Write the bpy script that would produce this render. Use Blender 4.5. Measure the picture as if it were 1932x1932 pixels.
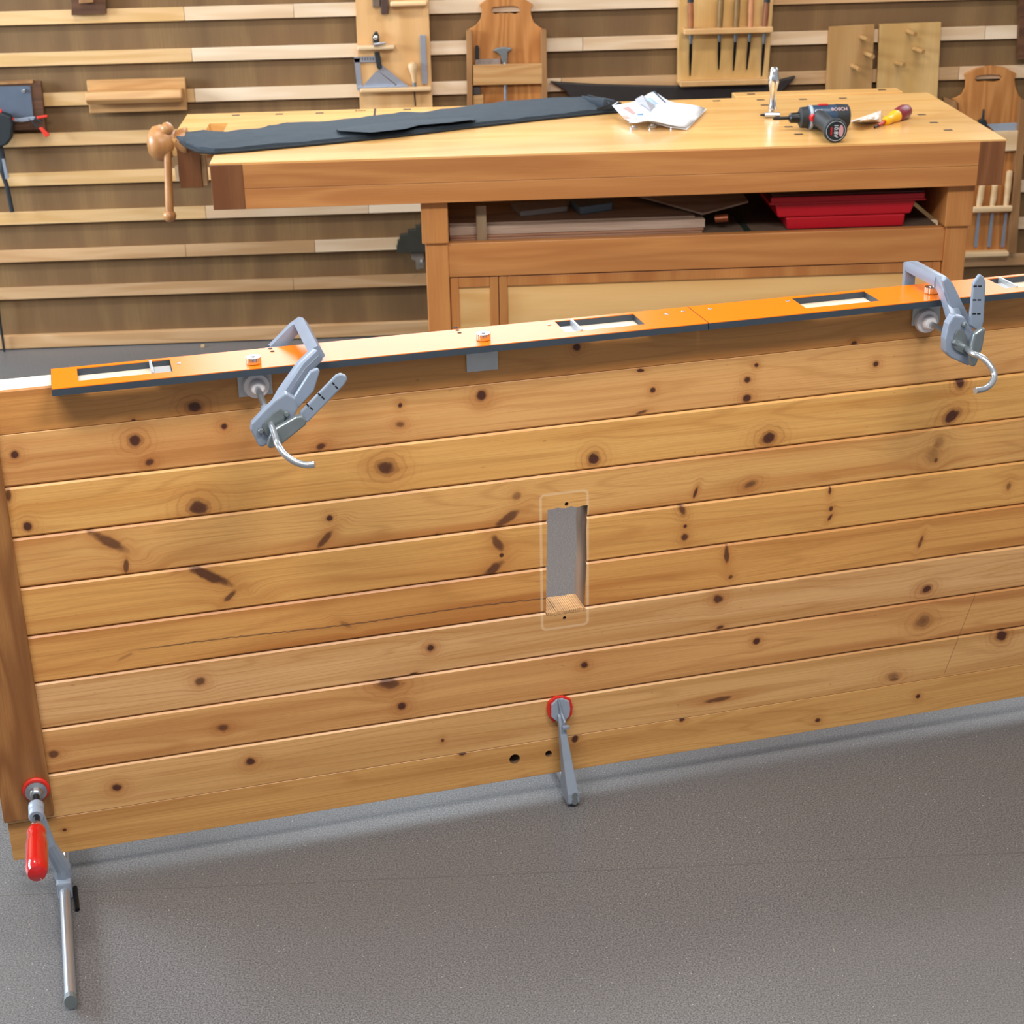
import bpy, bmesh, math, random
from mathutils import Vector, Matrix, Quaternion, noise
random.seed(7)
for o in list(bpy.data.objects): bpy.data.objects.remove(o)
SC = bpy.context.scene; COL = SC.collection
V = Vector
# ------------------------------------------------------------------ camera
H = 1.725; F = 3154.5; PITCH = .4127; ROLL = -.0206; WY = .0495
def rotz(v, a):
    c, s = math.cos(a), math.sin(a); return V((c*v[0]-s*v[1], s*v[0]+c*v[1], v[2]))
FW = rotz((0, math.cos(PITCH), -math.sin(PITCH)), -WY)
UP0 = rotz((0, math.sin(PITCH), math.cos(PITCH)), -WY)
RT0 = rotz((1, 0, 0), -WY)
RT = RT0*math.cos(ROLL) + UP0*math.sin(ROLL)
UP = UP0*math.cos(ROLL) - RT0*math.sin(ROLL)
CAM = V((0, 0, H))
cam = bpy.data.cameras.new('camera'); camo = bpy.data.objects.new('camera', cam); COL.objects.link(camo)
cam.sensor_width = 36; cam.lens = F/1932*36; cam.clip_start = .05
cam.dof.use_dof = True; cam.dof.focus_distance = 2.75; cam.dof.aperture_fstop = 11
M3 = Matrix((RT, UP, -FW)).transposed()
camo.matrix_world = Matrix.Translation(CAM) @ M3.to_4x4()
SC.camera = camo
# ------------------------------------------------------------------ world, lights, exposure
w = bpy.data.worlds.new('room_light'); SC.world = w; w.use_nodes = True
w.node_tree.nodes['Background'].inputs[0].default_value = (.92, .95, 1, 1)
w.node_tree.nodes['Background'].inputs[1].default_value = .42
SC.view_settings.view_transform = 'Standard'; SC.view_settings.look = 'None'
SC.view_settings.gamma = 1; SC.view_settings.use_curve_mapping = False
SC.view_settings.exposure = 0.0
YW = 5.4655
def area(name, loc, target, sx, sy, power, col=(1, 1, 1)):
    l = bpy.data.lights.new(name, 'AREA'); l.shape = 'RECTANGLE'; l.size = sx; l.size_y = sy
    l.energy = power; l.color = col
    o = bpy.data.objects.new(name, l); COL.objects.link(o); o.location = loc
    o.rotation_euler = (V(target)-V(loc)).to_track_quat('-Z', 'Y').to_euler()
    return o
area('window_daylight', (-.1, YW+.10, 1.86), (-.1, 0, 1.2), 1.5, .95, 44, (.80, .91, 1))
area('window_daylight', (2.65, YW+.10, 1.86), (2.65, 0, 1.2), 1.7, .95, 32, (.88, .94, 1))
area('window_daylight', (-4.3, 4.0, 1.75), (0, 3.6, .2), 2.2, 1.1, 290, (.72, .86, 1))
for lx in (-1.3, 1.3):
    area('ceiling_lamp', (lx, 3.9, 2.95), (lx, 4.1, 0), 1.2, .30, 30, (1, .97, .93))
for lx in (-.9, .9):
    area('ceiling_lamp', (lx, 1.15, 2.95), (lx, 2.2, .2), 1.2, .35, 53, (1, .97, .93))
# ------------------------------------------------------------------ geometry of the place
def ray(x, y): return FW + RT*((x-966)/F) + UP*((966-y)/F)
def onplane(x, y, p, n):
    d = ray(x, y); return CAM + d*(((V(p)-CAM).dot(V(n)))/d.dot(V(n)))
def onz(x, y, z): return onplane(x, y, (0, 0, z), (0, 0, 1))
def ony(x, y, Y): return onplane(x, y, (0, Y, 0), (0, 1, 0))
SD = (1-.05/H)/(1+.1654); DY = .2534-WY
D = V((math.cos(DY), math.sin(DY), 0)); N = V((math.sin(DY), -math.cos(DY), 0))
O = rotz((-.5478*SD*H, 1.672*SD*H, 0), -WY)
def DP(x, y, off=0): return onplane(x, y, O+N*off, N)            # point on a plane parallel to the door face
def duz(p): q = p-O; return q.dot(D), q.dot(N), p.z
def dr(u, off, z): return O + D*u + N*off + V((0, 0, z))
ZUP = V((0, 0, 1))
# ------------------------------------------------------------------ materials
def srgb(h):
    h = h.lstrip('#'); c = [int(h[i:i+2], 16)/255 for i in (0, 2, 4)]
    return tuple((x/12.92 if x <= .04045 else ((x+.055)/1.055)**2.4) for x in c)+(1,)
def newmat(name):
    m = bpy.data.materials.new(name); m.use_nodes = True; nt = m.node_tree; nt.nodes.clear()
    out = nt.nodes.new('ShaderNodeOutputMaterial'); b = nt.nodes.new('ShaderNodeBsdfPrincipled')
    nt.links.new(b.outputs[0], out.inputs[0]); return m, nt, b
class G:
    def __init__(s, nt): s.nt = nt
    def n(s, t, **kw):
        x = s.nt.nodes.new(t)
        for k, v in kw.items(): setattr(x, k, v)
        return x
    def put(s, sock, v):
        if isinstance(v, bpy.types.NodeSocket): s.nt.links.new(v, sock)
        else: sock.default_value = v
    def math(s, op, a, b=0., c=None, clamp=False):
        x = s.n('ShaderNodeMath', operation=op, use_clamp=clamp); s.put(x.inputs[0], a); s.put(x.inputs[1], b)
        if c is not None: s.put(x.inputs[2], c)
        return x.outputs[0]
    def mix(s, f, a, b, blend='MIX'):
        x = s.n('ShaderNodeMix', data_type='RGBA', blend_type=blend); s.put(x.inputs[0], f); s.put(x.inputs[6], a); s.put(x.inputs[7], b)
        return x.outputs[2]
    def noise(s, vec, scale=1., detail=2., rough=.5, dist=0.):
        x = s.n('ShaderNodeTexNoise'); s.put(x.inputs['Vector'], vec); x.inputs['Scale'].default_value = scale
        x.inputs['Detail'].default_value = detail; x.inputs['Roughness'].default_value = rough; x.inputs['Distortion'].default_value = dist
        return x.outputs[0]
    def rng(s, v, a, b, c=0., d=1., smooth=True):
        x = s.n('ShaderNodeMapRange'); x.interpolation_type = 'SMOOTHSTEP' if smooth else 'LINEAR'
        s.put(x.inputs[0], v)
        for i, q in zip((1, 2, 3, 4), (a, b, c, d)): x.inputs[i].default_value = q
        return x.outputs[0]
    def pos(s): return s.n('ShaderNodeNewGeometry').outputs['Position']
    def mapping(s, vec, loc=(0, 0, 0), rot=(0, 0, 0), scale=(1, 1, 1), typ='POINT'):
        x = s.n('ShaderNodeMapping', vector_type=typ); s.put(x.inputs[0], vec)
        x.inputs['Location'].default_value = loc; x.inputs['Rotation'].default_value = rot; x.inputs['Scale'].default_value = scale
        return x.outputs[0]
    def xyz(s, v):
        x = s.n('ShaderNodeSeparateXYZ'); s.put(x.inputs[0], v); return x.outputs
    def comb(s, a, b, c):
        x = s.n('ShaderNodeCombineXYZ'); s.put(x.inputs[0], a); s.put(x.inputs[1], b); s.put(x.inputs[2], c); return x.outputs[0]
MATS = {}
def plain(name, col, rough=.5, metal=0., coat=0., bump=0., trans=0., spec=.5, var=.06):
    if name in MATS: return MATS[name]
    m, nt, b = newmat(name); g = G(nt); c = srgb(col)
    nz = g.noise(g.pos(), 35., 4.)
    lo = tuple(x*(1-var*2) for x in c[:3])+(1,); hi = tuple(min(1, x*(1+var)) for x in c[:3])+(1,)
    g.put(b.inputs['Base Color'], g.mix(nz, lo, hi))
    b.inputs['Roughness'].default_value = rough; b.inputs['Metallic'].default_value = metal
    b.inputs['Coat Weight'].default_value = coat; b.inputs['Transmission Weight'].default_value = trans
    b.inputs['Specular IOR Level'].default_value = spec
    if bump:
        bp = g.n('ShaderNodeBump'); bp.inputs['Strength'].default_value = bump; bp.inputs['Distance'].default_value = .002
        g.put(bp.inputs['Height'], g.noise(g.pos(), 260., 3.)); g.put(b.inputs['Normal'], bp.outputs[0])
    MATS[name] = m; return m
def wood(name, light, dark, axis='x', rough=.45, freq=1., rings=7., fine=.35, seed=0., coat=0., dirz=0.):
    """long-grained timber; axis = direction of the grain in the room"""
    if name in MATS: return MATS[name]
    m, nt, b = newmat(name); g = G(nt)
    p = g.pos()
    if dirz: p = g.mapping(p, rot=(0, 0, -dirz))
    x = g.xyz(p)
    la, a1, a2 = {'x': (0, 1, 2), 'y': (1, 0, 2), 'z': (2, 0, 1)}[axis]
    L = g.math('ADD', x[la], seed*3.7); S = g.math('ADD', g.math('ADD', x[a2], g.math('MULTIPLY', x[a1], .6)), seed)
    v1 = g.comb(g.math('MULTIPLY', L, 1.3*freq), g.math('MULTIPLY', S, 13*freq), seed)
    n1 = g.noise(v1, 1., 2., .5, .3)
    cont = g.math('PINGPONG', g.math('MULTIPLY', n1, rings), .5)
    cont = g.rng(cont, .0, .5)
    v2 = g.comb(g.math('MULTIPLY', L, 9*freq), g.math('MULTIPLY', S, 420*freq), seed+3)
    n2 = g.rng(g.noise(v2, 1., 3., .6), .3, .7)
    c = g.mix(g.math('MULTIPLY', cont, .75), srgb(light), srgb(dark))
    c = g.mix(g.math('MULTIPLY', n2, fine), c, srgb(dark))
    n3 = g.noise(g.comb(g.math('MULTIPLY', L, .8), g.math('MULTIPLY', S, 5), seed+8), 1., 1.)
    hsv = g.n('ShaderNodeHueSaturation'); g.put(hsv.inputs['Color'], c); g.put(hsv.inputs['Value'], g.rng(n3, .25, .75, .88, 1.12))
    g.put(b.inputs['Base Color'], hsv.outputs[0])
    b.inputs['Roughness'].default_value = rough; b.inputs['Coat Weight'].default_value = coat; b.inputs['Coat Roughness'].default_value = .15
    bp = g.n('ShaderNodeBump'); bp.inputs['Strength'].default_value = .12; bp.inputs['Distance'].default_value = .001
    g.put(bp.inputs['Height'], n2); g.put(b.inputs['Normal'], bp.outputs[0])
    MATS[name] = m; return m
# ------------------------------------------------------------------ mesh helpers
WLOC = {}
class MB:
    def __init__(s): s.v = []; s.f = []; s.mi = []; s.cur = 0
    def add(s, vs, fs):
        b = len(s.v); s.v += [V(q) for q in vs]; s.f += [tuple(b+i for i in q) for q in fs]; s.mi += [s.cur]*len(fs); return s
    def box(s, x0, x1, y0, y1, z0, z1):
        return s.obox(V((x0, y0, z0)), V((x1-x0, 0, 0)), V((0, y1-y0, 0)), V((0, 0, z1-z0)))
    def obox(s, o, a, b, c):
        o, a, b, c = V(o), V(a), V(b), V(c)
        vs = [o, o+a, o+a+b, o+b, o+c, o+a+c, o+a+b+c, o+b+c]
        fs = [(0, 3, 2, 1), (4, 5, 6, 7), (0, 1, 5, 4), (1, 2, 6, 5), (2, 3, 7, 6), (3, 0, 4, 7)]
        if a.cross(b).dot(c) < 0: fs = [q[::-1] for q in fs]
        return s.add(vs, fs)
    def prism(s, pts, dirv):
        """polygon of 3-D points pushed along dirv"""
        pts = [V(p) for p in pts]; dirv = V(dirv); n = len(pts)
        nr = V((0, 0, 0))
        for i in range(n): nr += pts[i].cross(pts[(i+1) % n])
        if nr.dot(dirv) > 0: pts = pts[::-1]
        vs = pts+[p+dirv for p in pts]
        fs = [tuple(range(n)), tuple(range(2*n-1, n-1, -1))]+[(i, i+n, (i+1) % n+n, (i+1) % n) for i in range(n)]
        return s.add(vs, fs)
    def tube(s, pts, rad, seg=12, flat=1., ref=None, cap=True, sq=0.):
        pts = [V(p) for p in pts]; n = len(pts)
        rad = rad if isinstance(rad, (list, tuple)) else [rad]*n
        t = (pts[1]-pts[0]).normalized(); up = V(ref) if ref else (ZUP if abs(t.z) < .9 else V((1, 0, 0)))
        a = (up - t*up.dot(t)).normalized(); vs = []
        for i in range(n):
            t = (pts[min(i+1, n-1)]-pts[max(i-1, 0)]).normalized()
            a = (a-t*a.dot(t)).normalized(); b = t.cross(a)
            for k in range(seg):
                th = 2*math.pi*k/seg; cc, ss = math.cos(th), math.sin(th); m__ = 1/(max(abs(cc), abs(ss)))*sq+(1-sq); vs.append(pts[i]+a*(cc*rad[i]*m__)+b*(ss*rad[i]*flat*m__))
        fs = [(i*seg+k, i*seg+(k+1) % seg, (i+1)*seg+(k+1) % seg, (i+1)*seg+k) for i in range(n-1) for k in range(seg)]
        if cap: fs += [tuple(range(seg-1, -1, -1)), tuple((n-1)*seg+k for k in range(seg))]
        return s.add(vs, fs)
    def lathe(s, prof, o, ax, seg=24, cap=True):
        """profile of (distance along the axis, radius)"""
        o = V(o); ax = V(ax).normalized(); a = ax.orthogonal().normalized(); b = ax.cross(a); vs = []
        for h, r in prof:
            for k in range(seg):
                th = 2*math.pi*k/seg; vs.append(o+ax*h+a*(math.cos(th)*max(r, 1e-5))+b*(math.sin(th)*max(r, 1e-5)))
        n = len(prof)
        fs = [(i*seg+k, i*seg+(k+1) % seg, (i+1)*seg+(k+1) % seg, (i+1)*seg+k) for i in range(n-1) for k in range(seg)]
        if cap: fs += [tuple(range(seg-1, -1, -1)), tuple((n-1)*seg+k for k in range(seg))]
        return s.add(vs, fs)
    def build(s, name, mat, parent=None, bevel=0., smooth=False, label=None, recalc=True, seg=2, sub=0, solid=0.):
        lo = V([min(q[i] for q in s.v) for i in range(3)]); hi = V([max(q[i] for q in s.v) for i in range(3)])
        c = (lo+hi)/2
        if parent is None: c.z = lo.z
        me = bpy.data.meshes.new(name); me.from_pydata([q-c for q in s.v], [], s.f)
        mats = mat if isinstance(mat, (list, tuple)) else [mat]
        for q in mats: me.materials.append(q)
        me.polygons.foreach_set('material_index', s.mi)
        if recalc:
            bm = bmesh.new(); bm.from_mesh(me); bmesh.ops.recalc_face_normals(bm, faces=bm.faces); bm.to_mesh(me); bm.free()
        o = bpy.data.objects.new(name, me); COL.objects.link(o)
        o.location = c
        if parent is not None: o.parent = parent; o.location = c - WLOC[parent]
        WLOC[o] = c
        if solid: md = o.modifiers.new('thickness', 'SOLIDIFY'); md.thickness = solid; md.offset = 0
        if bevel:
            md = o.modifiers.new('bevel', 'BEVEL'); md.width = bevel; md.segments = seg; md.limit_method = 'ANGLE'; md.angle_limit = .6
        if sub: md = o.modifiers.new('sub', 'SUBSURF'); md.levels = sub; md.render_levels = sub
        if smooth or sub:
            me.polygons.foreach_set('use_smooth', [True]*len(me.polygons))
            if not sub: me.set_sharp_from_angle(angle=.7)
        if label: o['label'] = label
        return o
def empty(name, loc, label, cat, group=None):
    o = bpy.data.objects.new(name, None); COL.objects.link(o); o.location = loc; o.empty_display_size = .05
    WLOC[o] = V(loc); return tag(o, label, cat, group)
def tag(o, label, cat, group=None):
    o['label'] = label; o['category'] = cat
    if group: o['group'] = group
    return o
def struct(o): o['kind'] = 'structure'; return o
def lettering(text, size, o, right, up, mat, parent, name='lettering'):
    cu = bpy.data.curves.new('t', 'FONT'); cu.body = text; cu.size = size; cu.extrude = .0004; cu.align_x = 'CENTER'; cu.align_y = 'CENTER'
    t = bpy.data.objects.new('t', cu); COL.objects.link(t)
    bpy.context.view_layer.update()
    me = bpy.data.meshes.new_from_object(t.evaluated_get(bpy.context.evaluated_depsgraph_get()))
    bpy.data.objects.remove(t)
    r = V(right).normalized(); u = V(up).normalized(); nn = r.cross(u)
    mb = MB(); mb.add([V(o)+r*v.co.x+u*v.co.y+nn*v.co.z for v in me.vertices], [tuple(p.vertices) for p in me.polygons])
    return mb.build(name, mat, parent)
# ------------------------------------------------------------------ floor and walls
def floor_mat():
    m, nt, b = newmat('speckled_vinyl'); g = G(nt); p = g.pos()
    n1 = g.noise(p, 330., 4., .8); n2 = g.noise(p, 1.6, 3., .5)
    c = g.mix(g.rng(n1, .38, .62), srgb('#47474a'), srgb('#848281'))
    c = g.mix(g.rng(n2, .3, .7, 0, .35), c, srgb('#625e5c'))
    vo = g.n('ShaderNodeTexVoronoi'); g.put(vo.inputs['Vector'], p); vo.inputs['Scale'].default_value = 110
    sp = g.rng(vo.outputs['Distance'], .05, .13, 1, 0)
    pick = g.rng(g.xyz(vo.outputs['Color'])[0], .62, .66)
    c = g.mix(g.math('MULTIPLY', g.math('MULTIPLY', sp, pick), .75), c, srgb('#cfcbc4'))
    vo2 = g.n('ShaderNodeTexVoronoi'); g.put(vo2.inputs['Vector'], p); vo2.inputs['Scale'].default_value = 260
    dk = g.math('MULTIPLY', g.rng(vo2.outputs['Distance'], .1, .35, 1, 0), g.rng(g.xyz(vo2.outputs['Color'])[1], .6, .7))
    c = g.mix(g.math('MULTIPLY', dk, .35), c, srgb('#403e3e'))
    g.put(b.inputs['Base Color'], c); b.inputs['Roughness'].default_value = .42
    bp = g.n('ShaderNodeBump'); bp.inputs['Strength'].default_value = .25; bp.inputs['Distance'].default_value = .001
    g.put(bp.inputs['Height'], g.noise(p, 300., 3.)); g.put(b.inputs['Normal'], bp.outputs[0])
    return m
struct(MB().box(-5, 6, -1.5, YW+.03, -.1, 0).build('floor', floor_mat()))
mseam = plain('seam', '#625e5b', .5)
a = onz(0, 1690, 0); b_ = onz(900, 1652, 0); dd = (b_-a).normalized(); sd = dd.cross(ZUP)
struct(MB().obox(a-dd*1-sd*.0007, dd*5, sd*.0010, V((0, 0, .0003))).build('trim_1', mseam))
m_back = wood('backing_plywood', '#86673f', '#6e5030', 'z', .7, .8, 3., .4, 1.)
WIN = [(-.85, .65), (1.8, 3.5)]; WZ0, WZ1 = 1.38, 2.34
wb = MB(); yb = YW+.02
xs = [-5, WIN[0][0], WIN[0][1], WIN[1][0], WIN[1][1], 6]
wb.box(-5, 6, yb, yb+.1, 0, WZ0).box(-5, 6, yb, yb+.1, WZ1, 3.0)
for i in (0, 2, 4): wb.box(xs[i], xs[i+1], yb, yb+.1, WZ0, WZ1)
struct(wb.build('wall_back', m_back))
m_wf = plain('white_window_frame', '#dcdcda', .4)
for i, (x0, x1) in enumerate(WIN):
    q = MB()
    for aa in ((x0, x0+.04, WZ0, WZ1), (x1-.04, x1, WZ0, WZ1), (x0, x1, WZ0, WZ0+.04), (x0, x1, WZ1-.04, WZ1)):
        q.box(aa[0], aa[1], yb-.005, yb+.05, aa[2], aa[3])
    struct(q.build('window_%d' % (i+1), m_wf, bevel=.003))
wl_ = MB().box(-4.25, -4.15, -1.5, 2.8, 0, 3).box(-4.25, -4.15, 5.2, YW+.02, 0, 3).box(-4.25, -4.15, 2.8, 5.2, 0, 1.15).box(-4.25, -4.15, 2.8, 5.2, 2.35, 3)
struct(wl_.build('wall_left', plain('white_plaster', '#d8d6d2', .8)))
q = MB()
for aa in ((2.8, 2.85, 1.15, 2.35), (5.15, 5.2, 1.15, 2.35), (2.85, 5.15, 1.15, 1.2), (2.85, 5.15, 2.3, 2.35), (3.97, 4.03, 1.2, 2.3)): q.box(-4.2, -4.14, aa[0], aa[1], aa[2], aa[3])
struct(q.build('window_3', m_wf, bevel=.003))
# slats: rows of wall battens, each row made of lengths of different timber
SL = [wood('slat_ash', '#dcb582', '#c69a5e', 'x', .5, 1.2, 4., .3, 2.), wood('slat_pale', '#e4c8a6', '#d2ae86', 'x', .5, 1.2, 4., .3, 4.),
      wood('slat_tan', '#d0a87c', '#b98c5c', 'x', .5, 1.2, 4., .3, 6.), wood('slat_cream', '#ecd5b8', '#dabb96', 'x', .5, 1.2, 3., .25, 9.)]
SPZ = .0729*H; Z0 = .6105*H; tr = 2
rows = {0: [(-5, 0), (355, 1), (560, 3), (1450, 2), (2300, 1)], 1: [(-5, 0), (369, 3), (1100, 1), (1849, 3)], 2: [(-5, 0), (374, 3), (1060, 2), (1800, 1)],
        3: [(-5, 0), (500, 2), (1000, 1)], 4: [(-5, 0), (700, 1)], 5: [(-5, 0), (395, 1), (700, 3)], 6: [(-5, 2), (358, 2), (600, 1)], 7: [(-5, 2), (560, 2)], -1: [(-5, 0), (700, 3)]}
for k, segs in rows.items():
    zb = Z0-k*SPZ
    for i, (px, mi) in enumerate(segs):
        x0 = -4.14 if i == 0 else ony(px, 100+k*74, YW).x
        x1 = ony(segs[i+1][0], 100+k*74, YW).x-.0012 if i+1 < len(segs) else 5.5
        q = MB().prism([(x0, YW, zb), (x0, YW, zb+.0425), (x0, YW+.021, zb+.034), (x0, YW+.021, zb+.008)], (x1-x0, 0, 0))
        struct(q.build('trim_%d' % tr, SL[mi], bevel=.001)); tr += 1
struct(MB().box(-4.14, 5.5, YW-.004, YW+.021, .004, .046).build('baseboard_back', SL[2], bevel=.001))
# ------------------------------------------------------------------ the pine door, held on its long edge
KN = [ # px, py, rx, ry (px), tilt, strength
 (367,769,15,10,0,1),(1088,655,8,7,0,1),(1611,649,7,6,0,1),(252,795,5,4,0,1),(1209,699,8,3,0,1.2),(1653,687,7,6,0,1),
 (255,831,13,10,0,1),(28,858,8,7,0,1),(282,872,9,6,.4,.9),(423,805,7,6,0,1),(755,765,5,5,0,1),(755,801,9,6,0,.7),(908,746,11,10,0,1),(606,842,10,6,.5,.9),(1232,736,6,5,0,1),(1410,717,8,6,.3,1),(1410,751,10,7,.3,1),(1427,689,5,4,0,1),(1210,778,12,3,.3,.8),
 (729,882,18,13,0,.9),(1450,827,16,11,.2,1),(375,958,19,14,0,.9),(52,993,9,8,0,1),(1120,866,12,11,0,1.1),(16,935,6,10,0,.8),(1812,722,12,11,0,1),(1796,785,20,11,.6,1),
 (205,1022,40,9,-.55,.8),(238,1068,5,14,0,.8),(622,978,7,6,0,1.1),(613,1018,24,6,.9,.8),(975,936,9,8,0,.5),(958,978,30,8,.62,.8),(1312,930,4,11,-.2,.9),(1415,914,14,7,.4,.7),(1772,835,12,12,0,.35),(1760,860,18,13,.6,.35),(1766,868,5,5,0,.8),
 (394,1086,46,10,-.45,.9),(434,1125,15,5,.8,.8),(938,1024,22,8,-.9,.8),(946,1048,5,4,0,1),(932,1073,26,9,.7,.85),(1287,962,7,11,.5,.8),(1293,993,5,4,0,1),(1292,1013,9,7,.9,.9),(1566,925,4,9,.1,.9),(1568,960,5,5,0,.9),(1566,977,4,8,-.4,.9),(825,1009,3,2,0,1.3),(1903,917,6,8,0,.6),
 (652,1178,14,4,-.5,.35),(1371,1046,6,20,.15,.85),(1378,1089,6,4,.7,.8),(1737,1022,4,12,-.2,.7),(235,1240,18,3,.5,.3),
 (813,1222,9,8,0,1),(1355,1130,11,9,0,.9),(1748,1112,13,8,.5,1),(378,1286,11,8,0,.8),(1358,1184,9,4,.3,.9),(780,1272,12,4,.3,1),
 (1427,1210,8,7,.2,1.1),(1103,1255,9,7,.2,1),(1742,1172,20,14,.3,.55),(1743,1172,9,7,.3,.6),(732,1290,24,12,-.1,.8),(758,1332,10,8,0,1),(421,1373,12,7,.1,.8),(101,1423,11,7,0,.8),
 (472,1437,11,8,.1,1),(220,1487,11,8,0,1),(1287,1356,7,7,0,1),(873,1421,8,6,.2,1),(835,1397,4,4,0,.9),(1085,1394,8,8,0,1),(1355,1320,34,5,.15,.8),(1685,1276,16,9,0,.5),(1686,1282,13,4,.1,.7),(1890,1199,13,12,.9,1.1),(1732,1314,6,5,0,1),(1543,1359,7,5,0,1),(122,1566,4,3,0,1)]
JZ = [ (1-(1-(-.0552+(7-k)*.0606))*SD)*H for k in range(8) ]
BW = .0606*SD*H
ZT = .8874; ZB = .05
edges = [ZT]+JZ+[JZ[7]-BW+.002, ZB]                       # nine joints, ten boards
U0 = duz(DP(26, 1624))[0]; U1 = 2.35
def board_mat(i, light, dark, kn):
    m, nt, b = newmat('pine_board'); g = G(nt)
    p = g.mapping(g.pos(), loc=(0, 0, 0))
    # to door coordinates: u along the door, z up
    sh = g.n('ShaderNodeVectorMath', operation='SUBTRACT'); g.put(sh.inputs[0], g.pos()); sh.inputs[1].default_value = O
    q = g.mapping(sh.outputs[0], rot=(0, 0, -DY))
    x = g.xyz(q); u, z = x[0], x[2]
    flat = g.comb(u, 0., z)
    dn = g.math('MULTIPLY', g.math('SUBTRACT', g.noise(flat, 55., 2.), .5), .9)
    zz = z; core = 0.; halo = 0.; ringsum = 0.
    for (ku, kz, rx, rz, ang, st) in kn:
        lv = g.mapping(flat, loc=(ku, 0, kz), rot=(0, -ang, 0), scale=(rx, 1, rz), typ='TEXTURE')
        ln = g.n('ShaderNodeVectorMath', operation='LENGTH'); g.put(ln.inputs[0], lv); e = g.math('ADD', ln.outputs['Value'], dn)
        gs = g.math('EXPONENT', g.math('MULTIPLY', g.math('MULTIPLY', e, e), -.19))
        dz = g.math('SUBTRACT', z, kz)
        zz = g.math('SUBTRACT', zz, g.math('MULTIPLY', g.math('MULTIPLY', dz, gs), .85))
        cm = g.math('MULTIPLY', g.rng(e, .55, 1.15, 1, 0), st)
        core = g.math('MAXIMUM', core, cm)
        hm = g.math('MULTIPLY', g.math('EXPONENT', g.math('MULTIPLY', g.math('MULTIPLY', e, e), -.22)), min(st, .8))
        halo = g.math('MAXIMUM', halo, hm)
        if max(rx, rz) < 2.2*min(rx, rz):
            rg = g.math('MULTIPLY', g.rng(g.math('SINE', g.math('MULTIPLY', e, 7.)), .2, 1.), gs)
            ringsum = g.math('MAXIMUM', ringsum, g.math('MULTIPLY', rg, (.5 if max(rx, rz) > .0115 else .24)*min(st, 1)))
    sd_ = i*1.37
    v1 = g.comb(g.math('MULTIPLY', u, 1.15), g.math('MULTIPLY', zz, 17.), sd_)
    n1 = g.noise(v1, 1., 1.5, .45, .25)
    cont = g.math('PINGPONG', g.math('MULTIPLY', n1, 9. if i % 3 else 13.), .5)
    line = g.rng(cont, .28, .5)                                      # narrow late-wood lines
    v2 = g.comb(g.math('MULTIPLY', u, 5.), g.math('MULTIPLY', zz, 330.), sd_+5)
    fine = g.rng(g.noise(v2, 1., 3., .65), .35, .75)
    v3 = g.comb(g.math('MULTIPLY', u, .9), g.math('MULTIPLY', zz, 24.), sd_+9)
    band = g.rng(g.noise(v3, 1., 2., .5), .42, .72)
    c = g.mix(g.math('MULTIPLY', band, .75), srgb(light), srgb(dark))
    c = g.mix(g.math('MULTIPLY', line, .26), c, srgb('#a5662c'))
    c = g.mix(g.math('MULTIPLY', fine, .24), c, srgb('#a5662c'))
    c = g.mix(g.math('MULTIPLY', halo, .6), c, srgb('#a65c22'))
    c = g.mix(ringsum, c, srgb('#8a4d1e'))
    spk = g.noise(g.comb(g.math('MULTIPLY', u, 60.), g.math('MULTIPLY', zz, 120.), sd_), 1., 2.)
    c = g.mix(g.rng(spk, .72, .8, 0, .3), c, srgb('#7a4a22'))
    kc = g.mix(g.noise(flat, 300., 3.), srgb('#2a0d04'), srgb('#5a2610'))
    c = g.mix(g.math('MINIMUM', core, .97), c, kc)
    if i == 5:      # the long grey split left of the hatch, and its fainter run to the right
        pu = [duz(DP(*q_)) for q_ in ((215, 1232), (420, 1205), (660, 1178), (880, 1146), (1042, 1128))]
        cu = g.n('ShaderNodeFloatCurve'); cv = cu.mapping.curves[0]
        lo, hi = pu[0][0], pu[-1][0]; zl = min(a_[2] for a_ in pu)-.01; zh = zl+.06
        pts = [((a_[0]-lo)/(hi-lo), (a_[2]-zl)/(zh-zl)) for a_ in pu]
        cv.points[0].location = pts[0]; cv.points[1].location = pts[-1]
        for q_ in pts[1:-1]: cv.points.new(*q_)
        cu.mapping.update()
        g.put(cu.inputs['Value'], g.rng(u, lo, hi, 0, 1, False))
        zc = g.math('ADD', g.math('MULTIPLY', cu.outputs[0], zh-zl), zl)
        wob = g.math('MULTIPLY', g.math('SUBTRACT', g.noise(g.comb(g.math('MULTIPLY', u, 70.), 0., 0.), 1., 3.), .5), .006)
        dist = g.math('ABSOLUTE', g.math('SUBTRACT', z, g.math('ADD', zc, wob)))
        w_ = g.math('MULTIPLY', g.rng(dist, .0006, .0019, 1, 0), g.math('MULTIPLY', g.rng(u, lo, lo+.1), g.rng(u, hi-.005, hi, 1, 0)))
        c = g.mix(g.math('MULTIPLY', w_, .72), c, srgb('#4a3328'))
    # pale outline scratched in around the hatch
    hu = [duz(DP(*q_)) for q_ in ((1022, 935), (1115, 932), (1015, 1190), (1108, 1183))]
    cu_, cz_ = (hu[0][0]+hu[1][0]+hu[2][0]+hu[3][0])/4, (hu[0][2]+hu[2][2])/2
    hw, hh = abs(hu[1][0]-hu[0][0])/2-.002, abs(hu[0][2]-hu[2][2])/2
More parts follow.
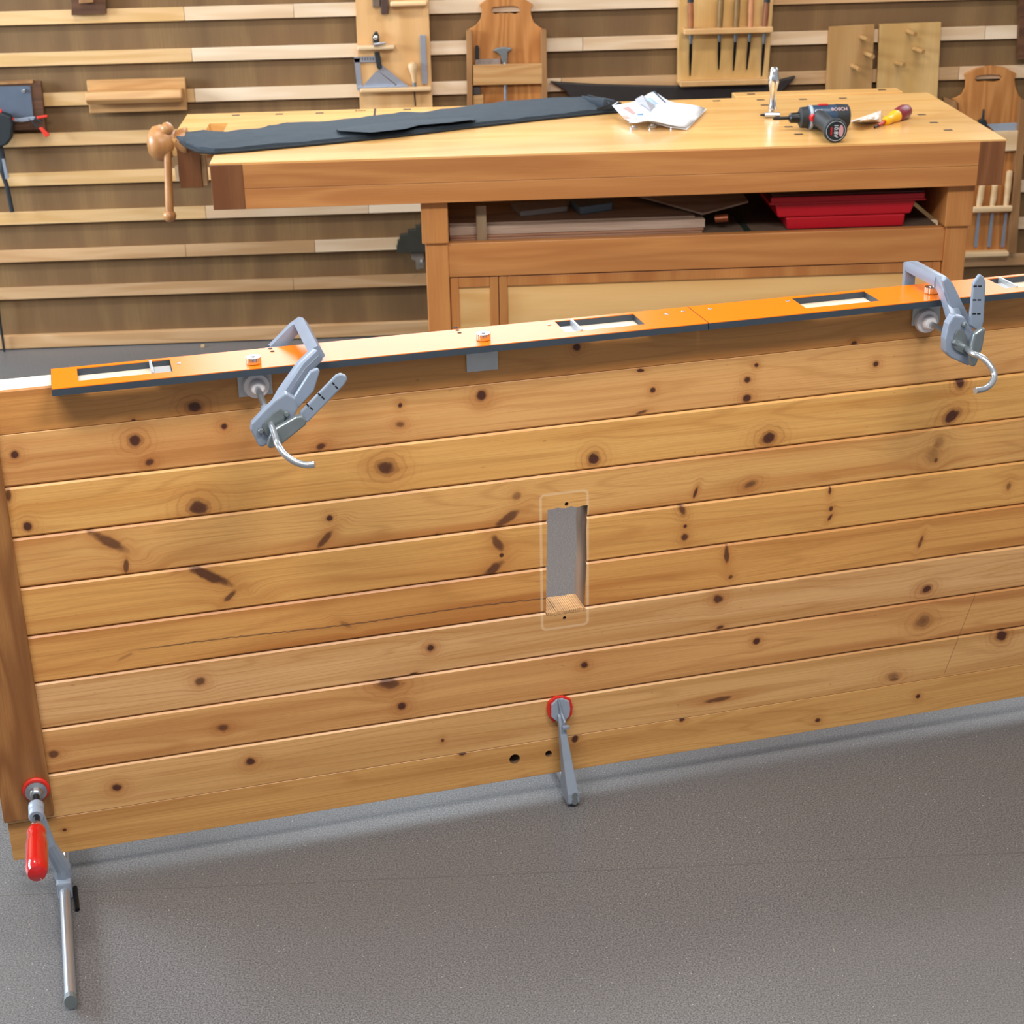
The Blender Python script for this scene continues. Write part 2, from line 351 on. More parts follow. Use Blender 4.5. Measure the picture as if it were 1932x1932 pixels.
    if edges[i] > cz_-hh-.02 and edges[i+1] < cz_+hh+.02:
        ax = g.math('SUBTRACT', g.math('ABSOLUTE', g.math('SUBTRACT', u, cu_)), hw-.008)
        az = g.math('SUBTRACT', g.math('ABSOLUTE', g.math('SUBTRACT', z, cz_)), hh-.008)
        ln = g.n('ShaderNodeVectorMath', operation='LENGTH'); g.put(ln.inputs[0], g.comb(g.math('MAXIMUM', ax, 0.), g.math('MAXIMUM', az, 0.), 0.))
        sdv = g.math('ABSOLUTE', g.math('SUBTRACT', g.math('ADD', ln.outputs['Value'], g.math('MINIMUM', g.math('MAXIMUM', ax, az), 0.)), .008))
        c = g.mix(g.rng(sdv, .0012, .0034, .55, 0), c, srgb('#ecc79a'))
    if i in (6, 7, 8):   # thin scratch at the right
        s0, s1 = duz(DP(1840, 1122)), duz(DP(1782, 1270))
        t = g.math('SUBTRACT', g.math('SUBTRACT', u, s0[0]), g.math('MULTIPLY', g.math('SUBTRACT', z, s0[2]), (s1[0]-s0[0])/(s1[2]-s0[2])))
        mk = g.math('MULTIPLY', g.rng(g.math('ABSOLUTE', t), .0003, .0012, 1, 0), g.math('MULTIPLY', g.rng(z, s1[2]-.002, s1[2]+.002), g.rng(z, s0[2]-.002, s0[2]+.002, 1, 0)))
        c = g.mix(g.math('MULTIPLY', mk, .6), c, srgb('#6b4424'))
    g.put(b.inputs['Base Color'], c)
    g.put(b.inputs['Roughness'], g.rng(core, 0, 1, .40, .6)); b.inputs['Coat Weight'].default_value = .12; b.inputs['Coat Roughness'].default_value = .35
    bp = g.n('ShaderNodeBump'); bp.inputs['Strength'].default_value = .15; bp.inputs['Distance'].default_value = .001
    g.put(bp.inputs['Height'], g.math('ADD', fine, g.math('MULTIPLY', core, -1.5))); g.put(b.inputs['Normal'], bp.outputs[0])
    return m
LT = ['#d2924e','#e0a766','#e4ab60','#e0a862','#dfa45a','#dc9e56','#e0ac72','#dba262','#deaa6c','#d8a25e']
DK = ['#aa6830','#bd773a','#cd8c42','#ba7234','#be7636','#ac6224','#be8446','#b2713a','#bc8548','#b57c40']
kb = {i: [] for i in range(10)}
for (px, py, rx, ry, an, st) in KN:
    u_, _, z_ = duz(DP(px, py)); sc = 2.75/F*1.0
    for i in range(10):
        if edges[i+1]-.004 < z_ < edges[i]+.004 and not (z_ < edges[i+1]+.001 or z_ > edges[i]-.001) or (edges[i+1] < z_ <= edges[i]):
            if (u_, z_) not in [(k_[0], k_[1]) for k_ in kb[i]]:
                kb[i].append((u_, z_, rx*sc*1.03, ry*sc*1.22, an-.11, st))
m_boards = [board_mat(i, LT[i], DK[i], kb[i]) for i in range(10)]
m_core = wood('aged_core', '#8a6a50', '#5f4632', 'z', .7, 1.2, 5., .4, 5.)
m_raw = wood('raw_pine', '#f7e8d4', '#ecd4b2', 'x', .6, 1.2, 5., .3, 5., dirz=DY)
door = empty('pine_door', tuple(dr(.9, -.03, .05)), 'varnished knotty pine door of grooved boards standing on its long edge', 'door')
pm = MB()
for i in range(10):
    z1, z0 = edges[i], edges[i+1]; pm.cur = i
    c1 = .0008 if i in (0, 9) else .0034; c0 = .0008 if i in (8, 9) else .0034
    if i == 1: c1 = .001
    if i == 0: c0 = .001
    if i == 9: c1 = .0006
    g1 = 0 if i == 0 else .0007 if i not in (1, 9) else .0003; g0 = 0 if i == 9 else .0007 if i not in (0, 8) else .0003
    pr = [(z0+g0, -.008), (z0+g0, -c0), (z0+g0+c0, 0), (z1-g1-c1, 0), (z1-g1, -c1), (z1-g1, -.008)]
    A = [dr(U0, o_, z_) for z_, o_ in pr]; B = [dr(U1, o_, z_) for z_, o_ in pr]
    # front skin
    pm.add(A+B, [(k, k+1, k+7, k+6) for k in range(5)]+[tuple(range(5, -1, -1)), tuple(range(6, 12)), (5, 0, 6, 11)])
skin_n = len(pm.f)
pm.cur = 10
pm.obox(dr(U0, -.061, ZB), D*(U1-U0), N*.0525, V((0, 0, ZT-ZB)))
pm.mi[-6:] = [11, 10, 11, 11, 11, 11]
panel = pm.build('boarded_panel', m_boards+[m_raw, m_core], door)
# cut the hatch and the old lock holes through it
h = [duz(DP(*q_)) for q_ in ((1033, 962), (1108, 955), (1103, 1143), (1030, 1148))]
cut = MB()
tl = [(1033, 962), (1042, 961), (1050, 958), (1066, 959), (1077, 955), (1090, 957), (1099, 954), (1109, 953), (1106, 1000), (1107, 1060), (1104, 1110), (1103, 1147), (1085, 1152), (1060, 1153), (1045, 1158), (1030, 1160), (1031, 1090), (1032, 1020)]
cut.prism([DP(*q_)+N*.02 for q_ in tl], -N*.12)
co = cut.build('cutter', m_core)
def apply_bool(o, c):
    md = o.modifiers.new('b', 'BOOLEAN'); md.object = c; md.operation = 'DIFFERENCE'; md.solver = 'EXACT'
    bpy.context.view_layer.update()
    me = bpy.data.meshes.new_from_object(o.evaluated_get(bpy.context.evaluated_depsgraph_get()))
    o.modifiers.remove(md); o.data = me; bpy.data.objects.remove(c)
apply_bool(panel, co)
for (px, py, rr) in ((971, 1432, .010), (1035, 1422, .0065), (1069, 951, .0035), (1065, 1166, .0032)):
    c0 = DP(px, py); q = MB().lathe([(-.03, rr), (.02, rr)], c0, N, 14)
    apply_bool(panel, q.build('cutter', m_core))
m_bat = wood('pine_ledge', '#a5703c', '#7c4a22', 'z', .42, 1.3, 9., .35, 3., coat=.1)
bz = duz(DP(60, 1540))[2]
q = MB().obox(dr(-.083, 0, bz), D*.083, N*.010, V((0, 0, ZT-bz-.002)))
q.build('ledge', m_bat, door, bevel=.0025, label='darker vertical ledge at the left end')
m_split = plain('splintered_pine', '#dba870', .7, var=.25, bump=.5)
q = MB(); 
for k in range(20):
    t = k/20; px = 1031+t*74; py = 1159-t*11
    p0 = DP(px, py); fr_ = random.uniform(-.0005, .0012); dn_ = random.uniform(.001, .005)
    q.obox(p0-N*.058+V((0, 0, -.003)), D*.0030, N*(.058+fr_), V((0, 0, .005+random.uniform(-.0006, .0008))))
    q.obox(p0-N*.001+V((0, 0, -dn_)), D*.0030, N*.0018, V((0, 0, dn_)))
q.build('splintered_lip', m_split, door, label='pale broken lip below the hatch')
# ------------------------------------------------------------------ hinge routing jig on the door's top edge
m_or = plain('orange_laminate', '#f07a12', .27, spec=.07, var=.02)
m_bk = plain('black_phenolic', '#3a434d', .5, var=.1)
m_st = plain('brushed_steel', '#b9bcc0', .32, 1.)
m_ch = plain('chrome', '#e6e8ea', .16, 1.)
m_rod = plain('dull_chrome', '#c4c8cc', .28, .85)
m_pl = plain('grey_plate', '#c9cacb', .5, .2, bump=.6)
m_clr = plain('clear_acrylic', '#e8eef2', .15, trans=.6)
m_dark = plain('dark_hole', '#141416', .7)
TJ = .012; ZJ = ZT+TJ
def uo(px, py, z=ZJ): q_ = duz(onz(px, py, z)); return q_[0], q_[1]
uj = (uo(1297, 573)[0]+uo(1327, 607)[0])/2
JL = (uo(94, 696)[0]+uo(98, 735)[0])/2
cuts = []
for a4 in (((144, 692), (148, 719), (320, 676), (325, 699)), ((1042, 603), (1063, 622), (1195, 589), (1208, 606)), ((1491, 559), (1512, 578), (1627, 545), (1651, 563))):
    q_ = [uo(*p_) for p_ in a4]; cuts.append(((q_[0][0]+q_[1][0])/2, (q_[2][0]+q_[3][0])/2))
cuts.append((uo(1858, 524)[0], uo(1858, 524)[0]+.128))
OB, OF = -.053, .046; CB, CF = -.043, .019
jig = empty('hinge_jig', tuple(dr(.9, 0, ZT)), 'long orange topped routing template with cutouts on the door edge', 'routing jig')
def jig_layer(u0, u1, cs, z0, z1, name, mat, ins=0.):
    q = MB(); edgs = [u0]
    inside = [c_ for c_ in cs if u0 < c_[0] < u1]
    cur = u0
    for c_ in inside:
        q.obox(dr(cur, OB+ins, z0), D*(c_[0]-cur), N*(OF-OB-2*ins), V((0, 0, z1-z0)))
        q.obox(dr(c_[0], OB+ins, z0), D*(c_[1]-c_[0]), N*(CB-OB-ins), V((0, 0, z1-z0)))
        q.obox(dr(c_[0], CF, z0), D*(c_[1]-c_[0]), N*(OF-CF-ins), V((0, 0, z1-z0)))
        cur = c_[1]
    q.obox(dr(cur, OB+ins, z0), D*(u1-cur), N*(OF-OB-2*ins), V((0, 0, z1-z0)))
    return q.build(name, mat, jig)
for (u0, u1) in ((JL, uj-.0008), (uj+.0008, 1.98)):
    jig_layer(u0, u1, cuts, ZT+.0003, ZJ-.0012, 'black_core', m_bk)
    jig_layer(u0+.0006, u1, cuts, ZJ-.0012, ZJ, 'orange_face', m_or, .0006)
# slide stops in the cutouts
for (c_, at) in ((cuts[0], .8), (cuts[1], .22), (cuts[3], .2)):
    uu = c_[0]+(c_[1]-c_[0])*at; s_ = 1 if at > .5 else -1
    q = MB().obox(dr(uu-.004, CB+.001, ZT+.003), D*.004, N*(CF-CB-.002), V((0, 0, TJ-.001)))
    q.obox(dr(uu if s_ > 0 else c_[0]+.001, CB+.012, ZT+.001), D*(abs(((c_[1]-.001) if s_ > 0 else uu)-(uu if s_ > 0 else c_[0]+.001))), N*(CF-CB-.014), V((0, 0, .005)))
    q.build('slide_stop', m_clr, jig, bevel=.0005)
def screw(p, r=.0035, name='screw'):
    MB().lathe([(-.001, r), (.0006, r), (.001, r*.7), (.0011, 0)], p, ZUP, 12).build(name, m_st, jig, smooth=True)
for p_ in ((337, 686), (1036, 613), (1258, 593), (1289, 588), (1340, 583), (1486, 568)): screw(onz(*p_, ZJ))
for p_ in ((505, 653), (510, 658), (514, 663), (859, 618), (863, 623), (867, 628), (904, 628)):
    MB().lathe([(-.0005, .0034), (.0005, .0034)], onz(*p_, ZJ), ZUP, 10).build('index_hole', m_dark, jig)
KP = [(479, 686), (912, 641), (1757, 553)]
for p_ in KP:
    c0 = onz(*p_, ZJ); q = MB(); n_ = 36; vs = []
    for hgt in (0, .0105):
        for k in range(n_*2):
            r_ = .0118 if k % 4 < 2 else .0113
            th = math.pi*k/n_; vs.append(c0+V((math.cos(th)*r_, math.sin(th)*r_, hgt+.001)))
    q.add(vs, [(k, (k+1) % 72, 72+(k+1) % 72, 72+k) for k in range(72)]+[tuple(range(71, -1, -1)), tuple(range(72, 144))])
    q.lathe([(0, .004), (.0125, .004), (.0128, .0015), (.0128, 0)], c0+V((0, 0, .0)), ZUP, 14)
    q.build('thumb_nut', m_ch, jig, bevel=.0004)
PLT = [((451, 515), 750), ((881, 940), 703), ((1720, 1762), 625)]
for (xa, xb), yb_ in PLT:
    mid = (xa+xb)/2
    pl = [DP(xa, yb_, .0055), DP(xb, yb_-(xb-xa)*.108, .0055)]
    zlo = (pl[0].z+pl[1].z)/2; ua, ub = duz(pl[0])[0], duz(pl[1])[0]
    if xa == 1720: ub = ua+.052; zlo = DP(1720, 615, .0055).z
    MB().obox(dr(ua, .0012, zlo), D*(ub-ua), N*.0045, V((0, 0, ZT-zlo+.0002))).build('fence_plate', m_pl, jig, bevel=.0006, label='small square grey fence plate below the jig')
# ------------------------------------------------------------------ the two long-reach face clamps
m_cast = plain('grey_cast_alloy', '#8d98a9', .32, .15, var=.05)
m_cast2 = plain('plated_steel', '#848c8e', .35, .5, var=.08)
m_pad = plain('white_plastic_pad', '#f2eaea', .4)
m_lever = plain('grey_painted_steel', '#8b97a8', .4, .1)
def ribbed(mb, pts, wds, dep, side):
    """tapered flat bar through pts: width wds in the direction 'side' of each segment, depth dep along N"""
    n = len(pts)
    for i in range(n-1):
        a_, b2 = pts[i], pts[i+1]; t = (b2-a_).normalized(); s_ = t.cross(side).normalized()
        wa, wb_ = wds[i]/2, wds[i+1]/2
        qd = [a_-s_*wa-t*wa*.3, a_+s_*wa-t*wa*.3, b2+s_*wb_+t*wb_*.3, b2-s_*wb_+t*wb_*.3]
        mb.prism([p_-side.normalized()*dep/2 for p_ in qd], side.normalized()*dep)
def face_clamp(label, padpx, Bpx, Cpx, Apx, arm, body, lever, rel, yoke, hook, slotdir):
    root = empty('face_clamp', tuple(DP(*padpx, .04)), label, 'clamp', 'grey locking clamps on the jig')
    P0 = DP(*padpx, .006)
    # swivel pads
    MB().lathe([(0, .0205), (.004, .0215), (.010, .020), (.0115, .0135), (.020, .0125), (.024, .009), (.025, 0)], P0, N, 28).build('swivel_pad', m_pad, root, smooth=True, bevel=.0006)
    # frame
    B3 = DP(*Bpx, -.078)
    best = min((abs((lambda q_: q_[1]-Cpx[1])(topx(B3+N*t_))), t_) for t_ in [x_*.004 for x_ in range(10, 60)])
    C3 = B3+N*best[1]; offC = duz(C3)[1]
    A3 = DP(*Apx, -.078)
    far = (A3-B3).normalized()
    q = MB()
    Aend = B3+far*max(.09, (A3-B3).length+.04); Aend = dr(duz(Aend)[0], -.080, min(Aend.z, ZT-.03))
    w_ = .0112
    q.tube([Aend, B3+far*.012, B3+far*.002, B3+N*.010, C3-N*.010, C3], [w_*.9, w_*.9, w_*.95, w_, w_, w_], 24, .9, sq=.62)
    armp = [C3]+[DP(px, py, offC+(o_-offC)) for px, py, o_, _ in arm]
    q.tube(armp, [w_]+[a_[3]*.95 for a_ in arm], 24, .8, sq=.62)
    fr_ = q.build('frame', m_cast, root, smooth=True)
    for i_ in range(len(armp)-1):      # raised rib along the front of the arm
        a9, b9 = armp[i_]+N*.0085, armp[i_+1]+N*.0085
        MB().tube([a9, b9], .0022, 8).build('rib', m_cast, fr_, smooth=True)
    MB().lathe([(0, .016), (.006, .016), (.012, .01), (.014, 0)], dr(duz(Aend)[0], -.0775, Aend.z), N, 20).build('swivel_pad', m_pad, root, smooth=True)
    # body
    q = MB().prism([DP(px, py, body[1]) for px, py in body[0]], -N*body[2]); bd = q.build('body', m_cast, root, bevel=.0025)
    cx_ = sum(p_[0] for p_ in body[0])/len(body[0]); cy_ = sum(p_[1] for p_ in body[0])/len(body[0])
    inn = [(cx_+(p_[0]-cx_)*.5, cy_+(p_[1]-cy_)*.5) for p_ in body[0]]
    MB().prism([DP(px, py, body[1]) for px, py in inn], N*.004).build('side_plate', m_cast2, bd, bevel=.001)
    lp = [DP(px, py, lever[1]) for px, py in lever[0]]
    lo_ = MB().prism(lp, N*.008).build('squeeze_lever', m_lever, root, bevel=.0025)
    for a2, b2 in lever[2]:
        p1, p2 = DP(*a2, lever[1]+.0085), DP(*b2, lever[1]+.0085); t = p2-p1; s_ = t.normalized().cross(N)
        sm = MB()
        for f0, f1 in ((.0, .42), (.58, 1.)):
            sm.prism([p1+t*f0-s_*.0011, p1+t*f1-s_*.0011, p1+t*f1+s_*.0011, p1+t*f0+s_*.0011], -N*.001)
        sm.build('slot', m_dark, lo_)
    MB().prism([DP(px, py, rel[1]) for px, py in rel[0]], N*.010).build('release_lever', m_lever, root, bevel=.002)
    # curved yoke plate, bulging to the front
    yk = [DP(px, py, yoke[1]) for px, py in yoke[0]]
    MB().prism(yk, N*.012).build('yoke', m_cast2, root, bevel=.004, seg=3)
    # screw rod: straight through the body, then the bent end
    hp = [DP(px, py, o_) for px, py, o_ in hook]
    pts = [P0+N*.022, P0+N*.08, P0+N*.13]
    rod = smooth_path([P0+N*.022, P0+N*.07, P0+N*.12]+hp, 10)
    MB().tube(rod, .0050, 20).build('threaded_rod', m_rod, root, smooth=True)
    cb = P0+N*.118
    MB().lathe([(0, .007), (.002, .0085), (.03, .0085), (.032, .007)], cb, N, 16).build('collar', m_cast, root, smooth=True)
    for (px, py, o_) in body[3]: MB().lathe([(0, .0045), (.004, .0045), (.006, .003), (.0062, 0)], DP(px, py, o_), N, 12).build('rivet', m_cast2, root, smooth=True)
    return root
def topx(p):
    d = p-CAM; return 966+F*d.dot(RT)/d.dot(FW), 966-F*d.dot(UP)/d.dot(FW)
def smooth_path(pts, n):
    out = []
    P = [pts[0]]+pts+[pts[-1]]
    for i in range(1, len(P)-2):
        for k in range(n):
            t = k/n; a_, b2, c_, d_ = P[i-1], P[i], P[i+1], P[i+2]
            out.append(.5*((2*b2)+(c_-a_)*t+(2*a_-5*b2+4*c_-d_)*t*t+(3*b2-a_-3*c_+d_)*t**3))
    out.append(P[-2]); return out
face_clamp('grey locking face clamp leaning right at the left end of the jig', (483, 725), (568, 611), (589, 668), (517, 642),
    [(573, 692, .10, .0118), (538, 744, .12, .0125), (508, 792, .14, .0105)],
    ([(540, 742), (518, 757), (497, 777), (475, 800), (473, 812), (488, 842), (497, 844), (505, 838), (522, 828), (552, 797), (562, 772), (558, 752)], .172, .016, [(492, 812, .173), (540, 780, .173)]),
    ([(560, 788), (566, 774), (632, 706), (641, 702), (652, 706), (654, 714), (648, 724), (582, 792), (574, 796)], .165, [((627, 722), (637, 733)), ((600, 742), (612, 753)), ((578, 762), (590, 773))]),
    ([(539, 762), (547, 756), (584, 698), (598, 692), (602, 697), (590, 735), (556, 772), (546, 772)], .135),
    ([(506, 822), (514, 806), (556, 782), (568, 780), (577, 788), (576, 797), (524, 838), (508, 842), (502, 838)], .182),
    [(519, 822, .21), (524, 838, .235), (536, 856, .25), (556, 871, .26), (576, 877, .265), (594, 876, .27)], 1)
face_clamp('grey locking face clamp with upright lever at the right end of the jig', (1745, 604), (1716, 500), (1768, 531), (1714, 540),
    [(1787, 560, .10, .0118), (1800, 600, .12, .0130), (1810, 640, .14, .0110)],
    ([(1790, 612), (1784, 640), (1784, 665), (1795, 676), (1826, 690), (1838, 688), (1840, 660), (1835, 625), (1820, 598), (1800, 596)], .172, .018, [(1800, 645, .173), (1818, 612, .173)]),
    ([(1826, 612), (1827, 590), (1833, 532), (1840, 522), (1845, 515), (1852, 520), (1856, 530), (1852, 605), (1848, 618), (1836, 620)], .165, [((1837, 540), (1852, 540)), ((1836, 566), (1851, 566)), ((1835, 592), (1850, 592))]),
    ([(1774, 528), (1782, 520), (1793, 532), (1826, 600), (1832, 625), (1818, 640), (1802, 612), (1782, 552)], .112),
    ([(1826, 650), (1832, 626), (1846, 616), (1854, 616), (1848, 652), (1836, 686), (1828, 690), (1824, 672)], .182),
    [(1831, 664, .20), (1852, 674, .225), (1868, 690, .24), (1876, 708, .25), (1870, 724, .26), (1856, 734, .265), (1840, 737, .27)], 1)
# ------------------------------------------------------------------ bar clamps at the foot of the door
m_redrub = plain('red_rubber_pad', '#d8281a', .5)
m_redh = plain('glossy_red_handle', '#c40f0f', .14, coat=.8)
m_zinc = plain('zinc_bar', '#c9ccd2', .25, .8)
m_blk = plain('black_thread', '#17181a', .35, .4)
m_greyp = plain('painted_grey_iron', '#98a2b0', .42, .1)
c1 = empty('bar_clamp', tuple(dr(0, .05, 0)), 'F clamp with glossy red handle gripping the bottom left corner of the door', 'clamp', 'bar clamps under the door')
off0 = .0105
PC = DP(68, 1488, off0)
MB().lathe([(0, .022), (.004, .0225), (.006, .021), (.007, 0)], PC, N, 28).build('pressure_pad', m_redrub, c1, smooth=True, label='red rubber pad')
MB().lathe([(.0065, .018), (.011, .018), (.014, .012), (.022, .010), (.024, .0075), (.027, 0)], PC, N, 24).build('swivel_plate', m_st, c1, smooth=True)
ax_end = PC+N*.30
PA = lambda t: PC+N*t
MB().tube([PA(.02), PA(.16)], .0058, 14).build('spindle', m_blk, c1, smooth=True, label='black threaded spindle')
MB().lathe([(.052, .0115), (.054, .0128), (.066, .0128), (.068, .0118), (.072, .0125), (.086, .0125), (.088, .011)], PC, N, 24).build('spindle_nut', m_greyp, c1, smooth=True)
MB().lathe([(.112, .009), (.116, .0105), (.122, .0095), (.130, .0085)], PC, N, 20).build('ferrule', m_ch, c1, smooth=True)
MB().lathe([(.122, .010), (.126, .0142), (.134, .0158), (.142, .0155), (.148, .0146), (.156, .0160), (.172, .0175), (.225, .0178), (.240, .0172), (.248, .0140), (.251, .007), (.252, 0)], PC, N, 32).build('handle', m_redh, c1, smooth=True, label='glossy red plastic handle')
ucl = duz(onz(122, 1680, .02))[0]
su = duz(PC)[0]
# sliding arm from the spindle nut down to the bar
at = dr(su, .058, PC.z); ab = dr(ucl, .14, .006)
q = MB()
q.tube([dr(su, .074, PC.z-.006), dr(su+.010, .070, PC.z*.62), dr(ucl, .050, .055), dr(ucl, .045, .030)], [.011, .012, .015, .015], 12, .8)
q.obox(dr(ucl-.012, .012, .001), D*.024, N*.056, V((0, 0, .034)))
q.build('sliding_arm', m_greyp, c1, bevel=.003, smooth=False)
q = MB().tube([dr(ucl+.016, .04, .004), dr(ucl+.018, .105, .004)], .004, 8).build('catch', m_blk, c1)
e_ = onz(133, 1885, .018); ue, oe, _ = duz(e_)
bar = MB(); bar.tube([dr(ucl, -.25, .0165), dr(ucl, .05, .0165), dr(ue, oe-.004, .0165)], .0125, 14, .74); bar.build('bar', m_zinc, c1, smooth=True, label='long bright steel bar lying on the floor')
MB().tube([dr(ue, oe-.005, .0165), dr(ue, oe+.006, .0165)], .013, 12, .76).build('bar_end', m_cast2, c1)
q = MB().obox(dr(ucl-.008, -.25, .006), D*.016, N*.018, V((0, 0, .17))); q.lathe([(0, .016), (.02, .018)], dr(ucl, -.085, .14), N, 16)
q.tube([dr(ucl, -.24, .14), dr(ucl, -.075, .14)], .008, 10); q.build('fixed_jaw', m_greyp, c1, bevel=.002)
c2 = empty('bar_clamp', tuple(dr(.9, .03, 0)), 'grey clamp jaw with red edged pad gripping the middle of the lower door edge', 'clamp', 'bar clamps under the door')
pad = [(1034, 1322), (1045, 1313), (1062, 1311), (1075, 1316), (1079, 1330), (1078, 1345), (1070, 1354), (1042, 1359), (1034, 1350), (1031, 1335)]
MB().prism([DP(px, py, .0015) for px, py in pad], N*.006).build('pressure_pad', m_redrub, c2, bevel=.001, label='red rubber pad')
jw = [(1038, 1324), (1048, 1314), (1060, 1312), (1072, 1317), (1074, 1332), (1072, 1345), (1064, 1354), (1062, 1358), (1052, 1360), (1049, 1356), (1038, 1347)]
q = MB().prism([DP(px+1, py+4, .0075) for px, py in jw], N*.005); q.build('jaw_face', m_greyp, c2, bevel=.0015)
q = MB()
arm_l = [(1051, 1352, .011), (1053, 1392, .012), (1055, 1440, .016), (1058, 1468, .02)]
p1, p2 = DP(1056, 1352, .011), onz(1081, 1514, .004)
p2u, p2o, _ = duz(p2)
uA = duz(p1)[0]
side = D
prof = [(.0125, p1.z+.008), (.020, p1.z+.006), (.026, p1.z-.02), (.034, p1.z-.08), (p2o+.012, .030), (p2o+.012, .010), (p2o+.004, .003), (.0, .003), (.0, .040), (.008, .052), (.010, p1.z-.05)]
def arm_pt(o_, z_, s_):
    t = max(0, min(1, (p1.z-z_)/(p1.z)))
    wd = .0055+.006*t
    uc = uA+(p2u-uA)*t
    return dr(uc+s_*wd, o_, z_)
n_ = len(prof)
vs = [arm_pt(o_, z_, -1) for o_, z_ in prof]+[arm_pt(o_, z_, 1) for o_, z_ in prof]
q.add(vs, [tuple(range(n_)), tuple(range(2*n_-1, n_-1, -1))]+[(i, i+n_, (i+1) % n_+n_, (i+1) % n_) for i in range(n_)])
q.build('jaw_arm', m_greyp, c2, bevel=.002)
rb = MB().tube([DP(1053, 1318, .013), DP(1059, 1345, .018), DP(1066, 1364, .030)], [.0016, .002, .0025], 8)
rb.obox(DP(1060, 1374, .026), D*.012, N*.008, V((0, 0, .006))); rb.build('rib', m_cast, c2, bevel=.0005)
fo = p2o+.0125
MB().prism([dr(p2u+a_*.0052, fo, z_) for a_, z_ in ((-1, .010), (0, .007), (1, .010), (1, .017), (.6, .021), (1, .026), (.8, .031), (0, .033), (-.8, .031), (-1, .026), (-.6, .021), (-1, .017))], N*.0012).build('slot', m_cast2, c2)
MB().tube([dr(p2u, -.30, .0165), dr(p2u, .004, .0165)], .012, 12, .42).build('bar', m_zinc, c2, smooth=True)
# ------------------------------------------------------------------ workbench
HB = .87
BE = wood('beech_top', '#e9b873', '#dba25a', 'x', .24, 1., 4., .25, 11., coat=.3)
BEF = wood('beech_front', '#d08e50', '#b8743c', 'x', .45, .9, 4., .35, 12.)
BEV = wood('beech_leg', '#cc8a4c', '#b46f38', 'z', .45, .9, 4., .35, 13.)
BEK = wood('dark_beech_end', '#8a5630', '#6e3f1e', 'z', .45, .9, 5., .4, 14.)
BEP = wood('beech_panel', '#f4c684', '#e6b06a', 'x', .4, .6, 6., .25, 15.)
p = onz(395, 309, HB); XF0, YF = p.x, p.y; XF1 = onz(1895.6, 260.8, HB).x
XB0 = onz(354, 215, HB).x; YB = onz(880, 200, HB).y; YV = onz(331, 262, HB).y
TH = HB-ony(403, 396.6, YF).z
xe = onz(1847, 262, HB).x; xs_ = onz(457, 306, HB).x
bench = empty('workbench', ((XF0+XF1)/2, (YF+YB)/2, 0), 'long golden beech workbench with dog holes and a tail vise', 'workbench')
sl = [onz(392, 233, HB), onz(426, 232, HB), onz(419.6, 252, HB), onz(384, 252, HB)]
sx0, sx1, sy0, sy1 = sl[3].x, sl[2].x, sl[3].y-.03, sl[0].y
q = MB(); T = .035
q.box(XF0, XF1, YF+.001, YV, HB-.045, HB)
q.box(XB0, XF1, sy1, YB, HB-.045, HB).box(XB0, sx0, YV, sy1, HB-.045, HB).box(sx1, XF1, YV, sy1, HB-.045, HB).box(sx0, sx1, YV, sy0, HB-.045, HB)
q.build('bench_top', BE, bench)
# front apron with its darker end pieces
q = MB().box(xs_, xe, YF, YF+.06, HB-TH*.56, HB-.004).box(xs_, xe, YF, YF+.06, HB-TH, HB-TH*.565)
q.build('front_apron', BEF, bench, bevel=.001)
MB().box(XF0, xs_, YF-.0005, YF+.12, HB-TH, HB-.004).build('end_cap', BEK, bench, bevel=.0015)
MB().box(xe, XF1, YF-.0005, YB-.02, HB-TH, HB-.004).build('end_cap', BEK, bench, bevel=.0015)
q = MB().box(XB0, XB0+.03, YB-.10, YB, HB-TH, HB-.045).box(XB0, xe, YB-.05, YB, HB-TH, HB-.046); q.build('rear_apron', BEF, bench)
# raised strip along the rear right
ra, rb_ = onz(1385, 180, HB), onz(1695, 169, HB)
MB().box(ra.x, rb_.x, YB+.012, rb_.y+.02, HB-.04, HB+.002).build('rear_strip', BE, bench, bevel=.002)
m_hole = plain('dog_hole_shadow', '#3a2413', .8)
hl = [(445, 217), (527, 215), (603, 213), (768, 206), (852, 205), (1352, 190), (1435, 188), (1443, 198), (1515, 187), (1590, 185), (1471, 224), (1488, 239), (1507, 253), (1739, 216), (1762, 231), (1789, 245), (1417, 178.5), (1664, 170.5)]
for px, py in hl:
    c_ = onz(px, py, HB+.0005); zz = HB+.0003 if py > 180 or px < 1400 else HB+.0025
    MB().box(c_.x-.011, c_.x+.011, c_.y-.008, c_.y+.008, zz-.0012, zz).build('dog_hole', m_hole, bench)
c_ = onz(707, 211, HB+.001)
MB().box(c_.x-.003, c_.x+.003, c_.y-.05, YB, HB-.0005, HB+.0006).build('joint_gap', m_hole, bench)
c_ = onz(680, 209, HB); lettering('5407', .016, c_+V((0, 0, .0005)), (1, 0, 0), (0, 1, 0), plain('pencil_ink', '#6b4a2c', .7), bench)
